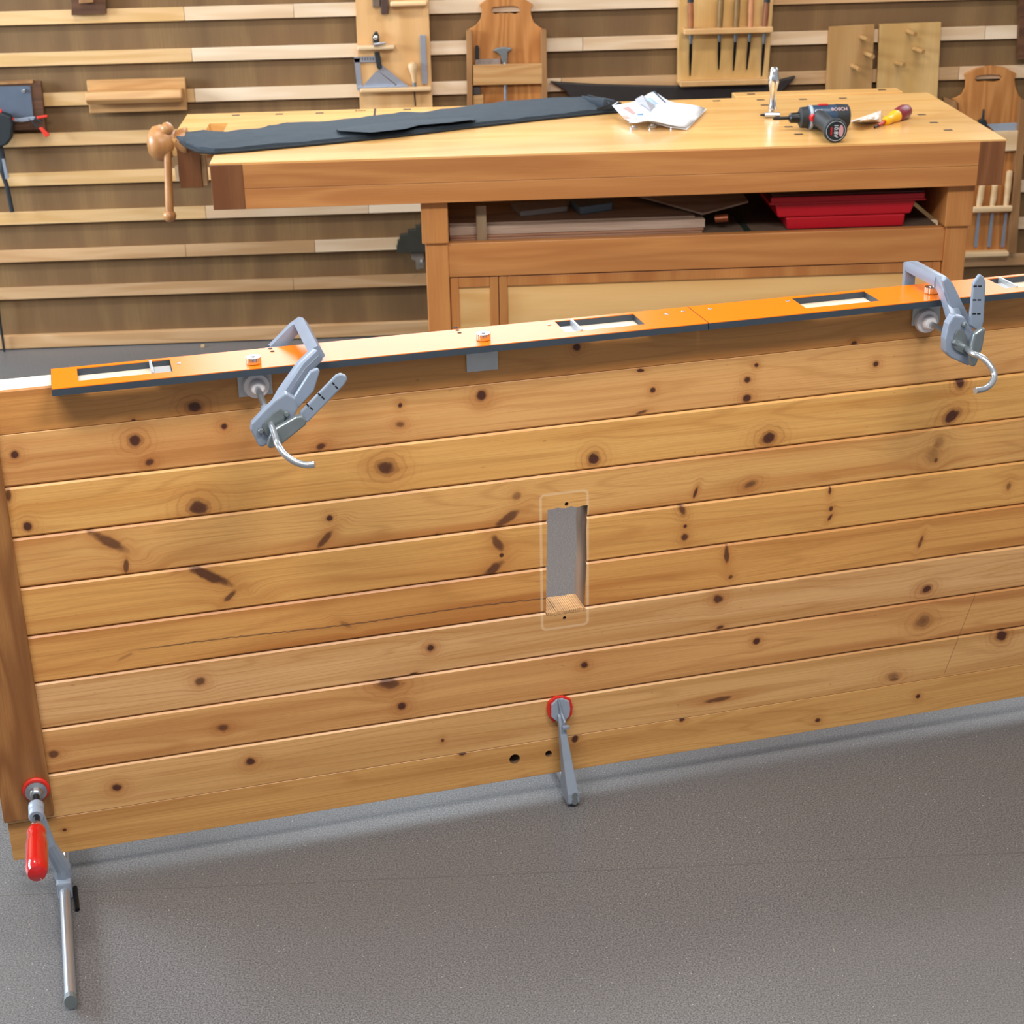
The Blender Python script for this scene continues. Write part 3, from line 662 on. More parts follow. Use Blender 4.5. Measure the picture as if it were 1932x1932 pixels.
# tail vise
xj = ony(380, 320, YV).x
MB().box(XB0+.012, xj, YV-.002, YV+.05, ony(332, 355, YV).z, HB-.004).build('vise_jaw', BEK, bench, bevel=.001)
MB().box(xj+.001, xj+.012, YV+.001, YV+.04, ony(385, 350, YV).z, HB-.046).build('jaw_liner', SL[2], bench)
MB().box(XB0+.002, XB0+.011, YV-.001, YV+.02, ony(328, 342, YV).z, ony(328, 315, YV).z).build('guide_strip', SL[3], bench)
hubc = ony(302, 270, YV+.03); rr = 32*.00152
m_vise = wood('turned_beech', '#c18a55', '#a56c38', 'z', .35, 1.5, 6., .3, 16.)
q = MB().lathe([(-.052, .006), (-.048, rr*.55), (-.035, rr*.9), (-.015, rr), (.004, rr*.93), (.016, rr*.72), (.024, rr*.62), (.034, rr*.72), (.046, rr*.8), (.055, rr*.8)], hubc+V((.018, 0, 0)), (1, 0, 0), 32)
q.build('vise_hub', m_vise, bench, smooth=True)
h0 = ony(315, 250, YV+.01); h1 = ony(320, 402, YV-.03)
q = MB().tube([h0, h1], [.0095, .0115], 14); q.build('vise_handle', m_vise, bench, smooth=True)
for c_, r_ in ((ony(315, 243, YV+.01), .018), (ony(320, 407, YV-.03), .018)):
    MB().lathe([(-r_, 0), (-r_*.85, r_*.5), (-r_*.4, r_*.9), (0, r_), (r_*.4, r_*.9), (r_*.85, r_*.5), (r_, 0)], c_, (h1-h0), 18).build('handle_knob', m_vise, bench, smooth=True)
# legs
YL = YF+.03
za = HB-TH
def px_box(name, mat, x0, x1, y0, y1, yfr, dep, bevel=.0015, parent=bench, label=None):
    a_, b2 = ony(x0, y0, yfr), ony(x1, y1, yfr)
    return MB().box(a_.x, b2.x, yfr, yfr+dep, b2.z, a_.z).build(name, mat, parent, bevel=bevel, label=label)
lx0, lx1 = ony(794, 400, YL).x, ony(845, 400, YL).x; zblk = ony(800, 461, YL).z
rx0, rx1 = ony(1784, 410, YL).x, ony(1835, 410, YL).x; zblk2 = ony(1800, 426, YL).z
for (x0, x1, zb_) in ((lx0, lx1, zblk), (rx0, rx1, zblk)):
    MB().box(x0, x1, YL, YB-.03, zb_, za).build('top_bearer', BEK if x0 == 99 else BEV, bench, bevel=.003)
    for yy in (YL+.012, YB-.11):
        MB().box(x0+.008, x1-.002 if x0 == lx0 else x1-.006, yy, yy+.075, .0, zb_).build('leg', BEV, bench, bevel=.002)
YC = YL+.018
zr1, zr0 = ony(900, 458, YC).z, ony(900, 522, YC).z
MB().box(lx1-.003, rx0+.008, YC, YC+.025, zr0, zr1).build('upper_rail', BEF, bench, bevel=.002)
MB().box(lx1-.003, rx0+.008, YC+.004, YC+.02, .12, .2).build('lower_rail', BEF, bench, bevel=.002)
MB().box(lx1, rx0, YC+.008, YB-.12, zr1-.03, zr1-.006).build('shelf', plain('shelf_board', '#6d5848', .7, var=.2), bench)
MB().box(lx1-.01, rx0+.01, YB-.13, YB-.115, .1, za-.005).build('back_panel', BEK, bench)
# cabinet fronts: two framed panels
xa, xb_, xc, xd = lx1, ony(940, 520, YC).x, ony(945, 520, YC).x, rx0+.006
for (x0, x1) in ((xa, xb_), (xb_+.002, xd)):
    fr = MB(); sw = .022
    fr.box(x0, x0+sw, YC+.006, YC+.022, .2, zr0-.003).box(x1-sw, x1, YC+.006, YC+.022, .2, zr0-.003)
    fr.box(x0+sw, x1-sw, YC+.006, YC+.022, zr0-.030, zr0-.003).box(x0+sw, x1-sw, YC+.006, YC+.022, .2, .24)
    d_ = fr.build('cabinet_door', BEV, bench, bevel=.002)
    MB().box(x0+sw-.004, x1-sw+.004, YC+.014, YC+.020, .23, zr0-.026).build('panel', BEP, d_)
# ------------------------------------------------------------------ things on the bench shelf
ZS = zr1-.006
def SZ(px, py, z=0): return onz(px, py, ZS+z)
m_ply = wood('old_plywood', '#c9b09c', '#a08470', 'x', .7, 1., 5., .5, 21.)
m_ply2 = wood('red_plywood', '#b08468', '#86583f', 'x', .7, 1., 5., .5, 22.)
xl = lx1+.004; xr = ony(1328, 420, YC+.05).x
for i, (h0_, h1_, m_, y_, xo) in enumerate(((0, .006, m_ply2, .045, -.004), (.0065, .012, m_ply2, .05, 0), (.0125, .034, m_ply, .055, .004), (.0345, .040, m_ply, .075, -.02))):
    tag(MB().box(xl, xr+xo, YC+y_, YC+.33, ZS+h0_, ZS+h1_).build('plywood_offcut', m_, bevel=.001),
        ['bottom thin reddish plywood sheet in the stack under the bench', 'second thin reddish plywood sheet from the bottom of the stack under the bench', 'thick grey weathered board lying on the thin sheets under the bench', 'thin brown sheet topmost of the stack under the bench'][i], 'board', 'boards stacked on the bench shelf')
px_ = SZ(905, 447)
tag(MB().box(ony(899, 430, YC+.03).x, ony(918, 430, YC+.03).x, YC+.028, YC+.044, ZS, ony(905, 388, YC+.03).z).build('wood_block', wood('grey_offcut', '#a98f70', '#8a7052', 'z', .7, seed=23.), bevel=.001),
    'pale upright wooden block at the left end of the bench shelf', 'wood block')
# red tub
m_tub = plain('red_plastic', '#c01626', .38, var=.05)
tub = empty('storage_tub', tuple(ony(1595, 440, YC+.05)), 'red plastic storage tub with a dark lid under the bench', 'tub')
yt = YC+.04
P = lambda px, py, y=yt: ony(px, py, y)
zt0 = ZS+.001; ztm = P(1500, 410).z; ztt = P(1500, 384).z
bx0, bx1 = P(1486, 440).x, P(1705, 430).x; mx0, mx1 = P(1468, 410).x, P(1711, 402).x; tx0, tx1 = P(1462, 385).x, P(1728, 380).x
q = MB()
def frus(q, x0, x1, y0, y1, z0, X0, X1, Y0, Y1, z1):
    q.add([(x0, y0, z0), (x1, y0, z0), (x1, y1, z0), (x0, y1, z0), (X0, Y0, z1), (X1, Y0, z1), (X1, Y1, z1), (X0, Y1, z1)],
          [(0, 3, 2, 1), (4, 5, 6, 7), (0, 1, 5, 4), (1, 2, 6, 5), (2, 3, 7, 6), (3, 0, 4, 7)])
frus(q, bx0, bx1, yt+.006, yt+.30, zt0, bx0-.006, bx1+.004, yt+.003, yt+.30, ztm)
frus(q, mx0, mx1+.01, yt+.0, yt+.30, ztm, tx0, tx1, yt-.003, yt+.30, ztt)
q.build('tub_body', m_tub, tub, bevel=.005, seg=3)
q = MB().box(P(1450, 380).x, P(1745, 376).x, yt-.012, yt+.31, ztt, ztt+.006).box(P(1453, 380).x, P(1742, 376).x, yt-.012, yt-.006, ztt+.006, ztt+.020)
q.build('rim', m_tub, tub, bevel=.002)
MB().box(P(1456, 372).x, P(1744, 366).x, yt-.004, yt+.31, ztt+.008, min(ztt+.026, za-.004)).build('lid', plain('dark_red_lid', '#4d1a20', .15, coat=.5), tub, bevel=.003, label='glossy dark lid')
a_ = SZ(1345, 420)
tag(MB().tube([ony(1350, 413, YC+.08), ony(1374, 411, YC+.07)], .011, 12).build('copper_tube', plain('copper_brown', '#8a4a2c', .35, .5), smooth=True), 'short copper brown tube between the boards and the red tub', 'tube')
b0, b1 = SZ(1385, 400, .001), SZ(1412, 438, .001)
tag(MB().prism([b0+V((-.008, 0, 0)), b0+V((.008, 0, 0)), b1+V((.008, 0, 0)), b1+V((-.008, 0, 0))], (0, 0, .002)).build('green_strip', plain('dark_green_metal', '#26352c', .4)), 'narrow dark green strip lying beside the copper tube', 'strip')
a_ = YC+.22
pts = [ony(1180, 378, YC+.2), ony(1420, 380, YC+.2), ony(1418, 392, YC+.1), ony(1330, 404, YC+.09)]
tag(MB().prism([(P(1180, 374).x, YC+.3, ZS+.062), (P(1425, 374).x, YC+.3, ZS+.062), (P(1425, 374).x, YC+.13, ZS+.056), (P(1330, 374).x, YC+.07, ZS+.042)], (0, 0, .005)).build('plywood_offcut', m_ply), 'tilted brown sheet with a pointed front corner on the boards', 'board')
for (x0, x1, h_, lb, mt, nm, ct) in ((985, 1078, .052, 'clear plastic case lying on the stacked boards', m_clr, 'plastic_case', 'case'), (1100, 1165, .056, 'pale blue plastic packet lying beside the clear case', plain('blue_plastic', '#7f97ac', .3, trans=.3), 'plastic_packet', 'packet')):
    q = MB().prism([(P(x0, 390).x, YC+.12, ZS+.041), (P(x1, 390).x, YC+.16, ZS+.041), (P(x1, 390).x+.01, YC+.24, ZS+.041), (P(x0, 390).x-.02, YC+.22, ZS+.041)], (0, 0, .014 if x0 < 1000 else .02))
    tag(q.build(nm, mt, bevel=.002), lb, ct)
# ------------------------------------------------------------------ things on the bench top
def BZ(px, py, z=0): return onz(px, py, HB+z)
m_fab = plain('charcoal_fabric', '#2c363f', .85, bump=.8, var=.15)
m_fabd = plain('black_binding', '#101316', .8)
top = [(331, 257), (352, 255), (385, 252), (430, 254), (470, 249), (500, 246), (540, 237), (600, 235), (680, 227), (757, 218), (800, 216), (880, 206), (960, 196), (1040, 191), (1110, 187), (1140, 190), (1163, 198)]
low = [(333, 261), (352, 276), (375, 286), (405, 289), (460, 285), (500, 281), (545, 277), (600, 272), (680, 264), (757, 256), (800, 251), (880, 241), (960, 232), (1040, 223), (1110, 216), (1140, 213), (1166, 211)]
def densify(a_, n=5):
    return [(a_[i][0]+(a_[i+1][0]-a_[i][0])*k/n, a_[i][1]+(a_[i+1][1]-a_[i][1])*k/n) for i in range(len(a_)-1) for k in range(n)]+[a_[-1]]
tp, lw = densify(top), densify(low)
q = MB(); vs = []; m_ = 9
for (ta, la_) in zip(tp, lw):
    A = BZ(ta[0], ta[1], .001); B = BZ(la_[0], la_[1], .001)
    vs.append(A)
    for k in range(m_):
        t = k/(m_-1); pp = A.lerp(B, .02+.96*t); hgt = .010+.006*math.sin(math.pi*t)+.004*noise.noise(V((pp.x*14, pp.y*40, 3)))
        if la_[0] < 352: hgt *= .4
        vs.append(pp+V((0, 0, hgt)))
    vs.append(B)
R_ = m_+2
q.add(vs, [(i*R_+k, i*R_+k+1, (i+1)*R_+k+1, (i+1)*R_+k) for i in range(len(tp)-1) for k in range(R_-1)]+[(i*R_+R_-1, i*R_, (i+1)*R_, (i+1)*R_+R_-1) for i in range(len(tp)-1)]+[tuple(range(R_-1, -1, -1)), tuple((len(tp)-1)*R_+k for k in range(R_))])
bag = empty('fabric_bag', tuple(BZ(750, 240)), 'long flat charcoal fabric carry bag lying along the bench top', 'bag')
q.build('bag_body', m_fab, bag, smooth=True)
MB().tube([BZ(x_, y_+.5, .003) for x_, y_ in lw[2:]], .0042, 8).build('binding', m_fabd, bag, smooth=True, label='black edge binding')
pk_t = densify([(635, 244), (700, 234), (760, 228), (830, 224), (880, 222), (897, 224)], 4); pk_l = densify([(640, 247), (700, 250), (765, 243), (790, 236), (850, 231), (897, 225)], 4)
q = MB(); vs = []
for a2, b2 in zip(pk_t, pk_l):
    vs += [BZ(*a2, .0175), BZ(*a2, .020), (BZ(*a2, .023)+BZ(*b2, .023))/2, BZ(*b2, .0225), BZ(*b2, .015)]
q.add(vs, [(i*5+k, i*5+(k+1) % 5, (i+1)*5+(k+1) % 5, (i+1)*5+k) for i in range(len(pk_t)-1) for k in range(5)])
q.build('pocket_flap', m_fab, bag, smooth=True)
MB().tube([BZ(1098, 183, .012), BZ(1115, 190, .022), BZ(1140, 196, .026), BZ(1172, 200, .020)], [.004, .010, .014, .010], 8, .3).build('end_flap', m_fab, bag, smooth=True)
MB().tube(smooth_path([BZ(1110, 180, .02), BZ(1135, 188, .03), BZ(1150, 197, .03), BZ(1125, 207, .022), BZ(1160, 204, .02)], 5), .0028, 6).build('drawstring', m_fabd, bag, smooth=True)
# crumpled instruction leaflet
m_pap = plain('white_paper', '#eef0f4', .55, var=.02)
pts = {'L': (1155, 199, .03), 'LB': (1184, 231, .010), 'LB2': (1200, 233, .014), 'M': (1222, 226, .032), 'RB': (1297, 243, .006), 'R': (1335, 204, .008), 'T1': (1262, 194, .030), 'T': (1234, 169, .070), 'TL': (1222, 178, .060), 'LU': (1192, 195, .045), 'C': (1232, 206, .050), 'RM': (1300, 196, .018), 'MB_': (1258, 234, .018), 'W': (1170, 188, .055), 'L2': (1162, 197, .035)}
vv = {k: BZ(a_[0], a_[1]+0, a_[2]) for k, a_ in pts.items()}
pap = empty('instruction_leaflet', tuple(BZ(1240, 230)), 'crumpled white printed leaflet lying open on the bench', 'leaflet')
q = MB(); ks = list(vv); ix = {k: i for i, k in enumerate(ks)}
q.add([vv[k] for k in ks], [tuple(ix[a_] for a_ in f_) for f_ in (('L', 'LU', 'C', 'M'), ('L', 'M', 'LB2', 'LB'), ('LU', 'TL', 'T', 'T1'), ('LU', 'T1', 'C'), ('C', 'T1', 'RM', 'R'), ('C', 'R', 'RB'), ('C', 'RB', 'MB_', 'M'), ('L', 'W', 'L2'))])
bm_ = q.build('top_sheet', m_pap, pap, recalc=False, sub=2, solid=.0008)
bm_.modifiers['sub'].boundary_smooth = 'PRESERVE_CORNERS'
cr_ = bm_.data.attributes.new('crease_edge', 'FLOAT', 'EDGE')
cr_.data.foreach_set('value', [.75]*len(bm_.data.edges))
q = MB(); lowv = [BZ(1186, 233, .004), BZ(1222, 229, .012), BZ(1262, 240, .006), BZ(1296, 245, .002), BZ(1333, 207, .004), BZ(1262, 200, .02), BZ(1200, 206, .02)]
q.prism(lowv, (0, 0, .0012)); q.build('lower_sheet', m_pap, pap)
def decal(name, corners, lift, col, parent):
    q = MB(); q.prism([BZ(px, py, z_+lift) for px, py, z_ in corners], (0, 0, .0008)); return q.build(name, plain('ink_'+col, col, .6), parent)
decal('printed_photo', [(1198, 188, .052), (1212, 180, .060), (1236, 199, .046), (1228, 209, .049)], .004, '#9c9aa2', pap)
decal('printed_photo', [(1216, 187, .058), (1226, 184, .060), (1242, 196, .046), (1236, 199, .046)], .004, '#a9bfd2', pap)
decal('printed_line', [(1232, 173, .066), (1235, 172, .066), (1257, 194, .036), (1254, 194, .036)], .004, '#44566e', pap)
decal('printed_photo', [(1173, 204, .036), (1186, 201, .040), (1200, 214, .040), (1196, 217, .038)], .005, '#b07a74', pap)
decal('printed_photo', [(1203, 215, .042), (1213, 214, .044), (1214, 218, .043), (1202, 218, .041)], .005, '#4a76a8', pap)
decal('printed_photo', [(1173, 218, .022), (1184, 219, .024), (1190, 224, .022), (1178, 226, .018)], .006, '#a98a78', pap)
for (px, py, lb) in ((1195, 244, 'left of the three small chrome thumb nuts below the leaflet'), (1231, 241, 'middle of the three small chrome thumb nuts below the leaflet'), (1271, 241, 'right of the three small chrome thumb nuts, partly under the leaflet')):
    c_ = BZ(px, py)
    q = MB().lathe([(0, .010), (.001, .0125), (.005, .0125), (.0065, .010), (.0066, .005), (.009, .0048), (.0095, .003), (.0096, 0)], c_, ZUP, 20)
    tag(q.build('thumb_nut', m_ch, smooth=True), lb, 'nut', 'loose thumb nuts on the bench')
# key with an upright waisted handle
tk = empty('handled_key', tuple(BZ(1457, 214)), 'polished silver key with upright waisted handle on the bench', 'hand tool')
c_ = BZ(1457, 217)
MB().lathe([(.010, .0115), (.018, .0125), (.030, .0095), (.050, .0085), (.070, .0105), (.088, .0145), (.102, .0150), (.108, .0125), (.112, .012), (.122, .011), (.128, .007), (.1295, 0)], c_, ZUP, 28).build('handle', m_ch, tk, smooth=True)
MB().tube([BZ(1443, 217, .008), BZ(1471, 217, .008)], .0075, 14).build('socket', m_st, tk, smooth=True)
MB().tube([BZ(1434, 217, .008), BZ(1444, 217, .008)], [.002, .004], 10).build('tip', m_blk, tk, smooth=True)
# cordless drill, lying on its side
m_dr = plain('dark_blue_casing', '#24405a', .38, var=.05)
m_dg = plain('black_rubber_grip', '#1d2226', .6)
m_rd = plain('red_plastic_switch', '#d02824', .35)
m_wh = plain('white_print', '#e8e8e8', .5)
dl = empty('cordless_drill', tuple(BZ(1560, 240)), 'dark blue cordless drill driver with black grip on the bench', 'drill')
YD = BZ(1560, 240).y
rD = .031; zc = HB+rD+.001
ya = onz(1515, 215, zc).y
A0 = onz(1510, 222, zc); A1 = onz(1600, 219, zc); axd = (A1-A0); axd.z = 0; LD = axd.length; axd.normalize()
side_ = axd.cross(ZUP)      # toward the camera
q = MB().lathe([(.016, rD*.80), (.020, rD*.98), (LD*.45, rD), (LD*.85, rD), (LD*.97, rD*.93), (LD, rD*.80)], A0, axd, 28); q.build('motor_housing', m_dr, dl, smooth=True)
q = MB().lathe([(-.004, rD*.62), (0, rD*.86), (.018, rD*.90), (.020, rD*.80)], A0, axd, 24); q.build('torque_collar', m_dg, dl, smooth=True)
MB().lathe([(.019, rD*.93), (.022, rD*1.01), (.028, rD*1.01), (.031, rD*.95)], A0, axd, 24).build('selector_ring', plain('pale_grey_ring', '#aab4bd', .4), dl, smooth=True)
MB().lathe([(LD*.72, rD*1.01), (LD*.75, rD*1.04), (LD*.98, rD*.98), (LD*1.01, rD*.8)], A0, axd, 24).build('end_cap', m_dg, dl, smooth=True)
MB().lathe([(-.030, .009), (-.026, .013), (-.006, .014), (-.002, .015)], A0, axd, 18).build('chuck', m_blk, dl, smooth=True)
MB().lathe([(-.072, .003), (-.068, .0045), (-.03, .0045)], A0, axd, 12).build('bit', m_blk, dl, smooth=True)
H0 = A0+axd*(LD*.36)+side_*.004; H1 = onz(1577, 247, HB+.031)
hd = (H1-H0); q = MB().tube([H0, H0+hd*.25, H0+hd*.6, H0+hd*.85, H1], [.024, .021, .020, .024, .0275], 20, 1.); q.build('grip', m_dg, dl, smooth=True)
hdn = hd.normalized()
bt = MB().lathe([(-.024, .0275), (-.014, .0300), (-.003, .0300), (0, .0275), (.0005, 0)], H1, hdn, 32).build('battery', m_dg, dl, smooth=True)
bu = (ZUP-hdn*ZUP.dot(hdn)).normalized(); br = bu.cross(hdn)*1.
MB().lathe([(.0004, .0248), (.0010, .0248), (.0010, .0240), (.0004, .0240)], H1, hdn, 32, False).build('ring_print', m_wh, bt)
fc = H1+hdn*.0012
lettering('10.8V', .0145, fc+bu*.0+br*.0, -bu, br, m_wh, bt)
MB().prism([fc+br*(.013+.006*math.cos(t_))+bu*(.015*math.sin(t_)) for t_ in [i_*math.pi/8 for i_ in range(16)]], hdn*.0004).build('badge', plain('pink_print', '#d8a0a0', .5), bt)
MB().prism([fc+br*(-.0095)+bu*.010, fc+br*(-.0135)+bu*.010, fc+br*(-.0135)-bu*.010, fc+br*(-.0095)-bu*.010], hdn*.0004).build('red_print', m_rd, bt)
t0 = H0+side_*.020+axd*(-.022)
MB().tube([t0-side_*.005+ZUP*.004, t0+side_*.014+axd*.004+ZUP*.004], [.011, .010], 12, .8).build('trigger', m_rd, dl, smooth=True, label='red trigger')
s0 = A0+axd*(LD*.45)+ZUP*(rD-.001)+side_*.003
MB().obox(s0-axd*.012-side_*.007, axd*.026, side_*.012, ZUP*.004).build('direction_switch', m_rd, dl, bevel=.0015)
lettering('GSR', .012, A0+axd*(LD*.34)+side_*(rD*.80)+ZUP*(rD*.62), axd, (ZUP*.75-side_*.66), m_wh, dl)
lettering('BOSCH', .013, A0+axd*(LD*.76)+side_*(rD*.76)+ZUP*(rD*.74), axd, (ZUP*.75-side_*.66), plain('red_print_small', '#d8b0b0', .5), dl)
# screwdriver
sd_ = empty('screwdriver', tuple(BZ(1685, 225)), 'screwdriver with yellow and dark red handle lying on the bench', 'screwdriver')
S1 = BZ(1712, 208, .019); S0 = BZ(1650, 240, .004); sdir = (S1-S0); Ls = sdir.length
MB().lathe([(Ls*.62, .010), (Ls*.66, .017), (Ls*.75, .0195), (Ls*.88, .0205), (Ls*.97, .017), (Ls*1.02, .010), (Ls*1.03, 0)], S0, sdir, 24).build('handle', plain('dark_red_handle', '#7d2430', .4), sd_, smooth=True, label='dark red end of the handle')
MB().lathe([(Ls*.30, .0075), (Ls*.33, .0115), (Ls*.38, .013), (Ls*.44, .0115), (Ls*.52, .013), (Ls*.60, .0165), (Ls*.655, .0165)], S0, sdir, 24).build('collar', plain('yellow_collar', '#f0b400', .35), sd_, smooth=True, label='yellow collar')
MB().tube([S0+sdir*.10, S0+sdir*.32], .0045, 12).build('insulated_shaft', plain('red_sleeve', '#b93020', .4), sd_, smooth=True)
MB().tube([S0, S0+sdir*.11], [.003, .0035], 10).build('tip', m_blk, sd_, smooth=True)
# little bag of screws
q = MB(); n1_, n2_ = 14, 8; vs = []
for i in range(n1_):
    for j in range(n2_):
        u_, v_ = i/(n1_-1), j/(n2_-1)
        px = 1606+u_*56; ya_ = 228-u_*19; yb_ = 230+u_*3*(1-u_)*2
        py = ya_+(yb_-ya_)*v_
        hgt = .003+.022*math.sin(math.pi*u_)**.6*math.sin(math.pi*v_)+.010*random.random()*math.sin(math.pi*v_)
        vs.append(BZ(px, py, hgt if 0 < j < n2_-1 and 0 < i < n1_-1 else .0015))
q.add(vs, [(i*n2_+j, (i+1)*n2_+j, (i+1)*n2_+j+1, i*n2_+j+1) for i in range(n1_-1) for j in range(n2_-1)])
m_foil = plain('silver_film', '#eeedea', .3, .1)
tag(q.build('screw_bag', m_foil, solid=.001), 'small crumpled silver bag of fittings between the drill and the screwdriver', 'bag')
# ------------------------------------------------------------------ things hung on the wall
def WP(px, py, off=.002): return ony(px, py, YW-off)
def wslab(mb, pts, off, th):
    """outline read at the front face, standing off the slats"""
    P_ = [WP(px, py, off+th) for px, py in pts]; mb.prism(P_, (0, th, 0)); return mb
m_pw = wood('birch_ply', '#dbb07a', '#c6955c', 'z', .5, .7, 5., .25, 31.)
m_pw2 = wood('pale_ply', '#c79b63', '#ac7f48', 'z', .5, .8, 5., .3, 32.)
m_pw3 = wood('yellow_ply', '#d6ae72', '#bd9150', 'z', .5, .8, 5., .3, 33.)
m_oak = wood('oak_board', '#c98a4c', '#a5652c', 'z', .45, 1., 9., .4, 34.)
m_oakh = wood('oak_rail', '#c79a64', '#ad7c48', 'x', .45, 1., 6., .4, 35.)
m_oaks = wood('oak_side', '#a87b4e', '#8a6038', 'z', .45, 1., 6., .4, 36.)
m_walnut = wood('walnut', '#6a4429', '#4a2c17', 'x', .5, 1., 6., .4, 37.)
m_alu = plain('aluminium', '#aab2c0', .35, .6)
m_tan = wood('dowel_maple', '#e6c79c', '#d6ae7c', 'x', .45, 1., 3., .25, 38.)
# plywood tool board
tb = empty('tool_board', tuple(WP(745, 205)), 'pale plywood tool board with ledges hung on the slat wall', 'tool board')
wslab(MB(), [(668, -60), (806, -60), (817, 222), (680, 226)], .001, .016).build('backboard', m_pw, tb, bevel=.001)
def ledge(name, x0, y0, x1, y1, base, dep, th, parent, mat=m_tan):
    a_, b2 = WP(x0, y0, base+dep), WP(x1, y1, base+dep)
    z_ = (a_.z+b2.z)/2
    return MB().box(a_.x, b2.x, YW-base-dep, YW-base, z_-th/2, z_+th/2).build(name, mat, parent, bevel=.005, seg=3)
ledge('ledge', 736, 9, 806, 6, .017, .035, .014, tb); ledge('ledge', 674, 92, 745, 89, .017, .035, .014, tb); ledge('ledge', 679, 173, 815, 167, .017, .035, .014, tb)
# triangular square on its lower ledge
sq = empty('set_square', tuple(WP(713, 168, .04)), 'silver framed set square standing on the lower ledge of the plywood tool board', 'square')
q = MB()
for pl_ in ([(668, 108), (712, 106), (714, 117), (668, 118)], [(668, 110), (678, 110), (684, 168), (674, 170)], [(712, 106), (720, 122), (771, 164), (757, 166), (714, 134)], [(683, 164), (711, 133), (712, 133), (748, 162), (742, 165)]):
    wslab(q, pl_, .022, .003)
q.build('scale_frame', m_alu, sq)
MB().box(WP(675, 168, .04).x, WP(771, 165, .04).x, YW-.045, YW-.022, WP(710, 170, .04).z, WP(710, 163, .04).z).build('fence', m_alu, sq, bevel=.001)
q = MB()
for k in range(7): wslab(q, [(678+k*5, 109), (679.2+k*5, 109), (679.4+k*5, 114), (678.2+k*5, 114)], .0252, .0006)
q.build('scale_marks', m_dark, sq)
cp = empty('marking_caliper', tuple(WP(711, 130, .04)), 'black clip tool with a chrome knob through the small upper ledge', 'caliper')
wslab(MB(), [(703, 68), (707, 60), (712, 60), (715, 68), (716, 86), (712, 88), (704, 88)], .026, .010).build('body', m_dg, cp, bevel=.003)
wslab(MB(), [(706, 99), (716, 98), (721, 128), (716, 132), (711, 128)], .026, .008).build('arm', m_dg, cp, bevel=.002)
MB().lathe([(0, .007), (.006, .007), (.008, .004), (.0082, 0)], WP(709, 71, .036), (0, -1, 0), 14).build('knob', m_ch, cp, smooth=True)
MB().tube([WP(705, 85, .055), WP(728, 81, .055)], [.006, .004], 10).build('lever', m_ch, cp, smooth=True)
tag(wslab(MB(), [(792, 66), (803, 66), (807, 158), (796, 159)], .024, .006).build('steel_rule', m_alu, bevel=.001), 'narrow grey steel rule standing at the right of the plywood tool board', 'ruler')
br_ = empty('bradawl', tuple(WP(780, 163, .04)), 'small pear shaped wooden bradawl standing on the lower ledge', 'bradawl')
MB().lathe([(0, .006), (.008, .0075), (.02, .008), (.040, .013), (.052, .0155), (.060, .013), (.064, .006), (.065, 0)], WP(782, 156, .036), WP(778, 118, .036)-WP(782, 156, .036), 20).build('handle', m_tan, br_, smooth=True)
MB().tube([WP(782, 164, .036), WP(782, 155, .036)], .0065, 12).build('ferrule', m_cast2, br_, smooth=True)
MB().tube([WP(784, 200, .026), WP(781, 165, .030)], .0022, 8).build('spike', m_blk, br_, smooth=True)
for (pl_, lb) in (([(702, -20), (716, -20), (717, 14), (703, 14)], 'grey brown block hanging left at the top of the plywood tool board'), ([(718, -20), (732, -20), (733, 27), (719, 27)], 'dark brown block hanging below the grey one on the plywood tool board')):
    tag(wslab(MB(), pl_, .018, .02).build('hanging_block', plain('block_grey' if pl_[0][0] < 710 else 'block_dark', '#6d5c4c' if pl_[0][0] < 710 else '#4a342c', .5), bevel=.002), lb, 'block')
# two scroll-topped oak holders
def scroll(cx, w, top_, sx, lean=0):
    L_ = [(-.76, 185), (-.99, 62), (-.9, 58), (-.72, 48), (-.58, 38), (-.54, 24), (-.54, 14), (-.60, 10), (-.50, 0), (-.25, -9), (.0, -11)]
    return L_
h1 = empty('tool_holder', tuple(WP(955, 195)), 'scroll topped oak tool holder hung in the middle of the slat wall', 'tool holder', 'scroll topped oak holders')
out = [(886, 215), (884, 56), (898, 48), (906, 38), (909, 26), (909, 17), (905, 9), (920, -2), (940, -8), (965, -9), (985, -4), (1005, 8), (1001, 17), (1002, 28), (1007, 42), (1019, 52), (1028, 57), (1030, 215)]
bo = wslab(MB(), out, .001, .014).build('backboard', m_oak, h1, bevel=.001)
hc = [(927, 21), (930, 15), (945, 13), (968, 12), (978, 14), (983, 18), (981, 25), (973, 28), (963, 26), (955, 27), (945, 26), (935, 28), (928, 25)]
cu_ = MB().prism([WP(px, py, .03) for px, py in hc], (0, .06, 0)).build('cutter', m_raw)
apply_bool(bo, cu_)
wslab(MB(), [(880, 59), (890, 58), (892, 215), (882, 216)], .0, .040).build('side_rail', m_oaks, h1, bevel=.001)
wslab(MB(), [(1021, 57), (1031, 57), (1033, 215), (1023, 216)], .0, .040).build('side_rail', m_oaks, h1, bevel=.001)
wslab(MB(), [(893, 123), (1023, 120), (1023, 158), (893, 161)], .030, .010).build('front_rail', m_oakh, h1, bevel=.001)
hm = empty('hammer', tuple(WP(950, 100, .025)), 'hammer with a dark head hanging in the middle oak holder', 'hammer')
wslab(MB(), [(930, 96), (938, 91), (950, 89), (958, 90), (965, 91), (965, 95), (958, 98), (957, 118), (947, 118), (946, 106), (938, 99)], .016, .014).build('head', m_cast2, hm, bevel=.002)
MB().tube([WP(952, 90, .024), WP(953, 140, .024), WP(954, 189, .024)], [.006, .006, .004], 12).build('shaft', m_alu, hm, smooth=True)
bv = empty('angle_gauge', tuple(WP(915, 120, .025)), 'black and mottled grey angle gauge standing left in the middle oak holder', 'gauge')
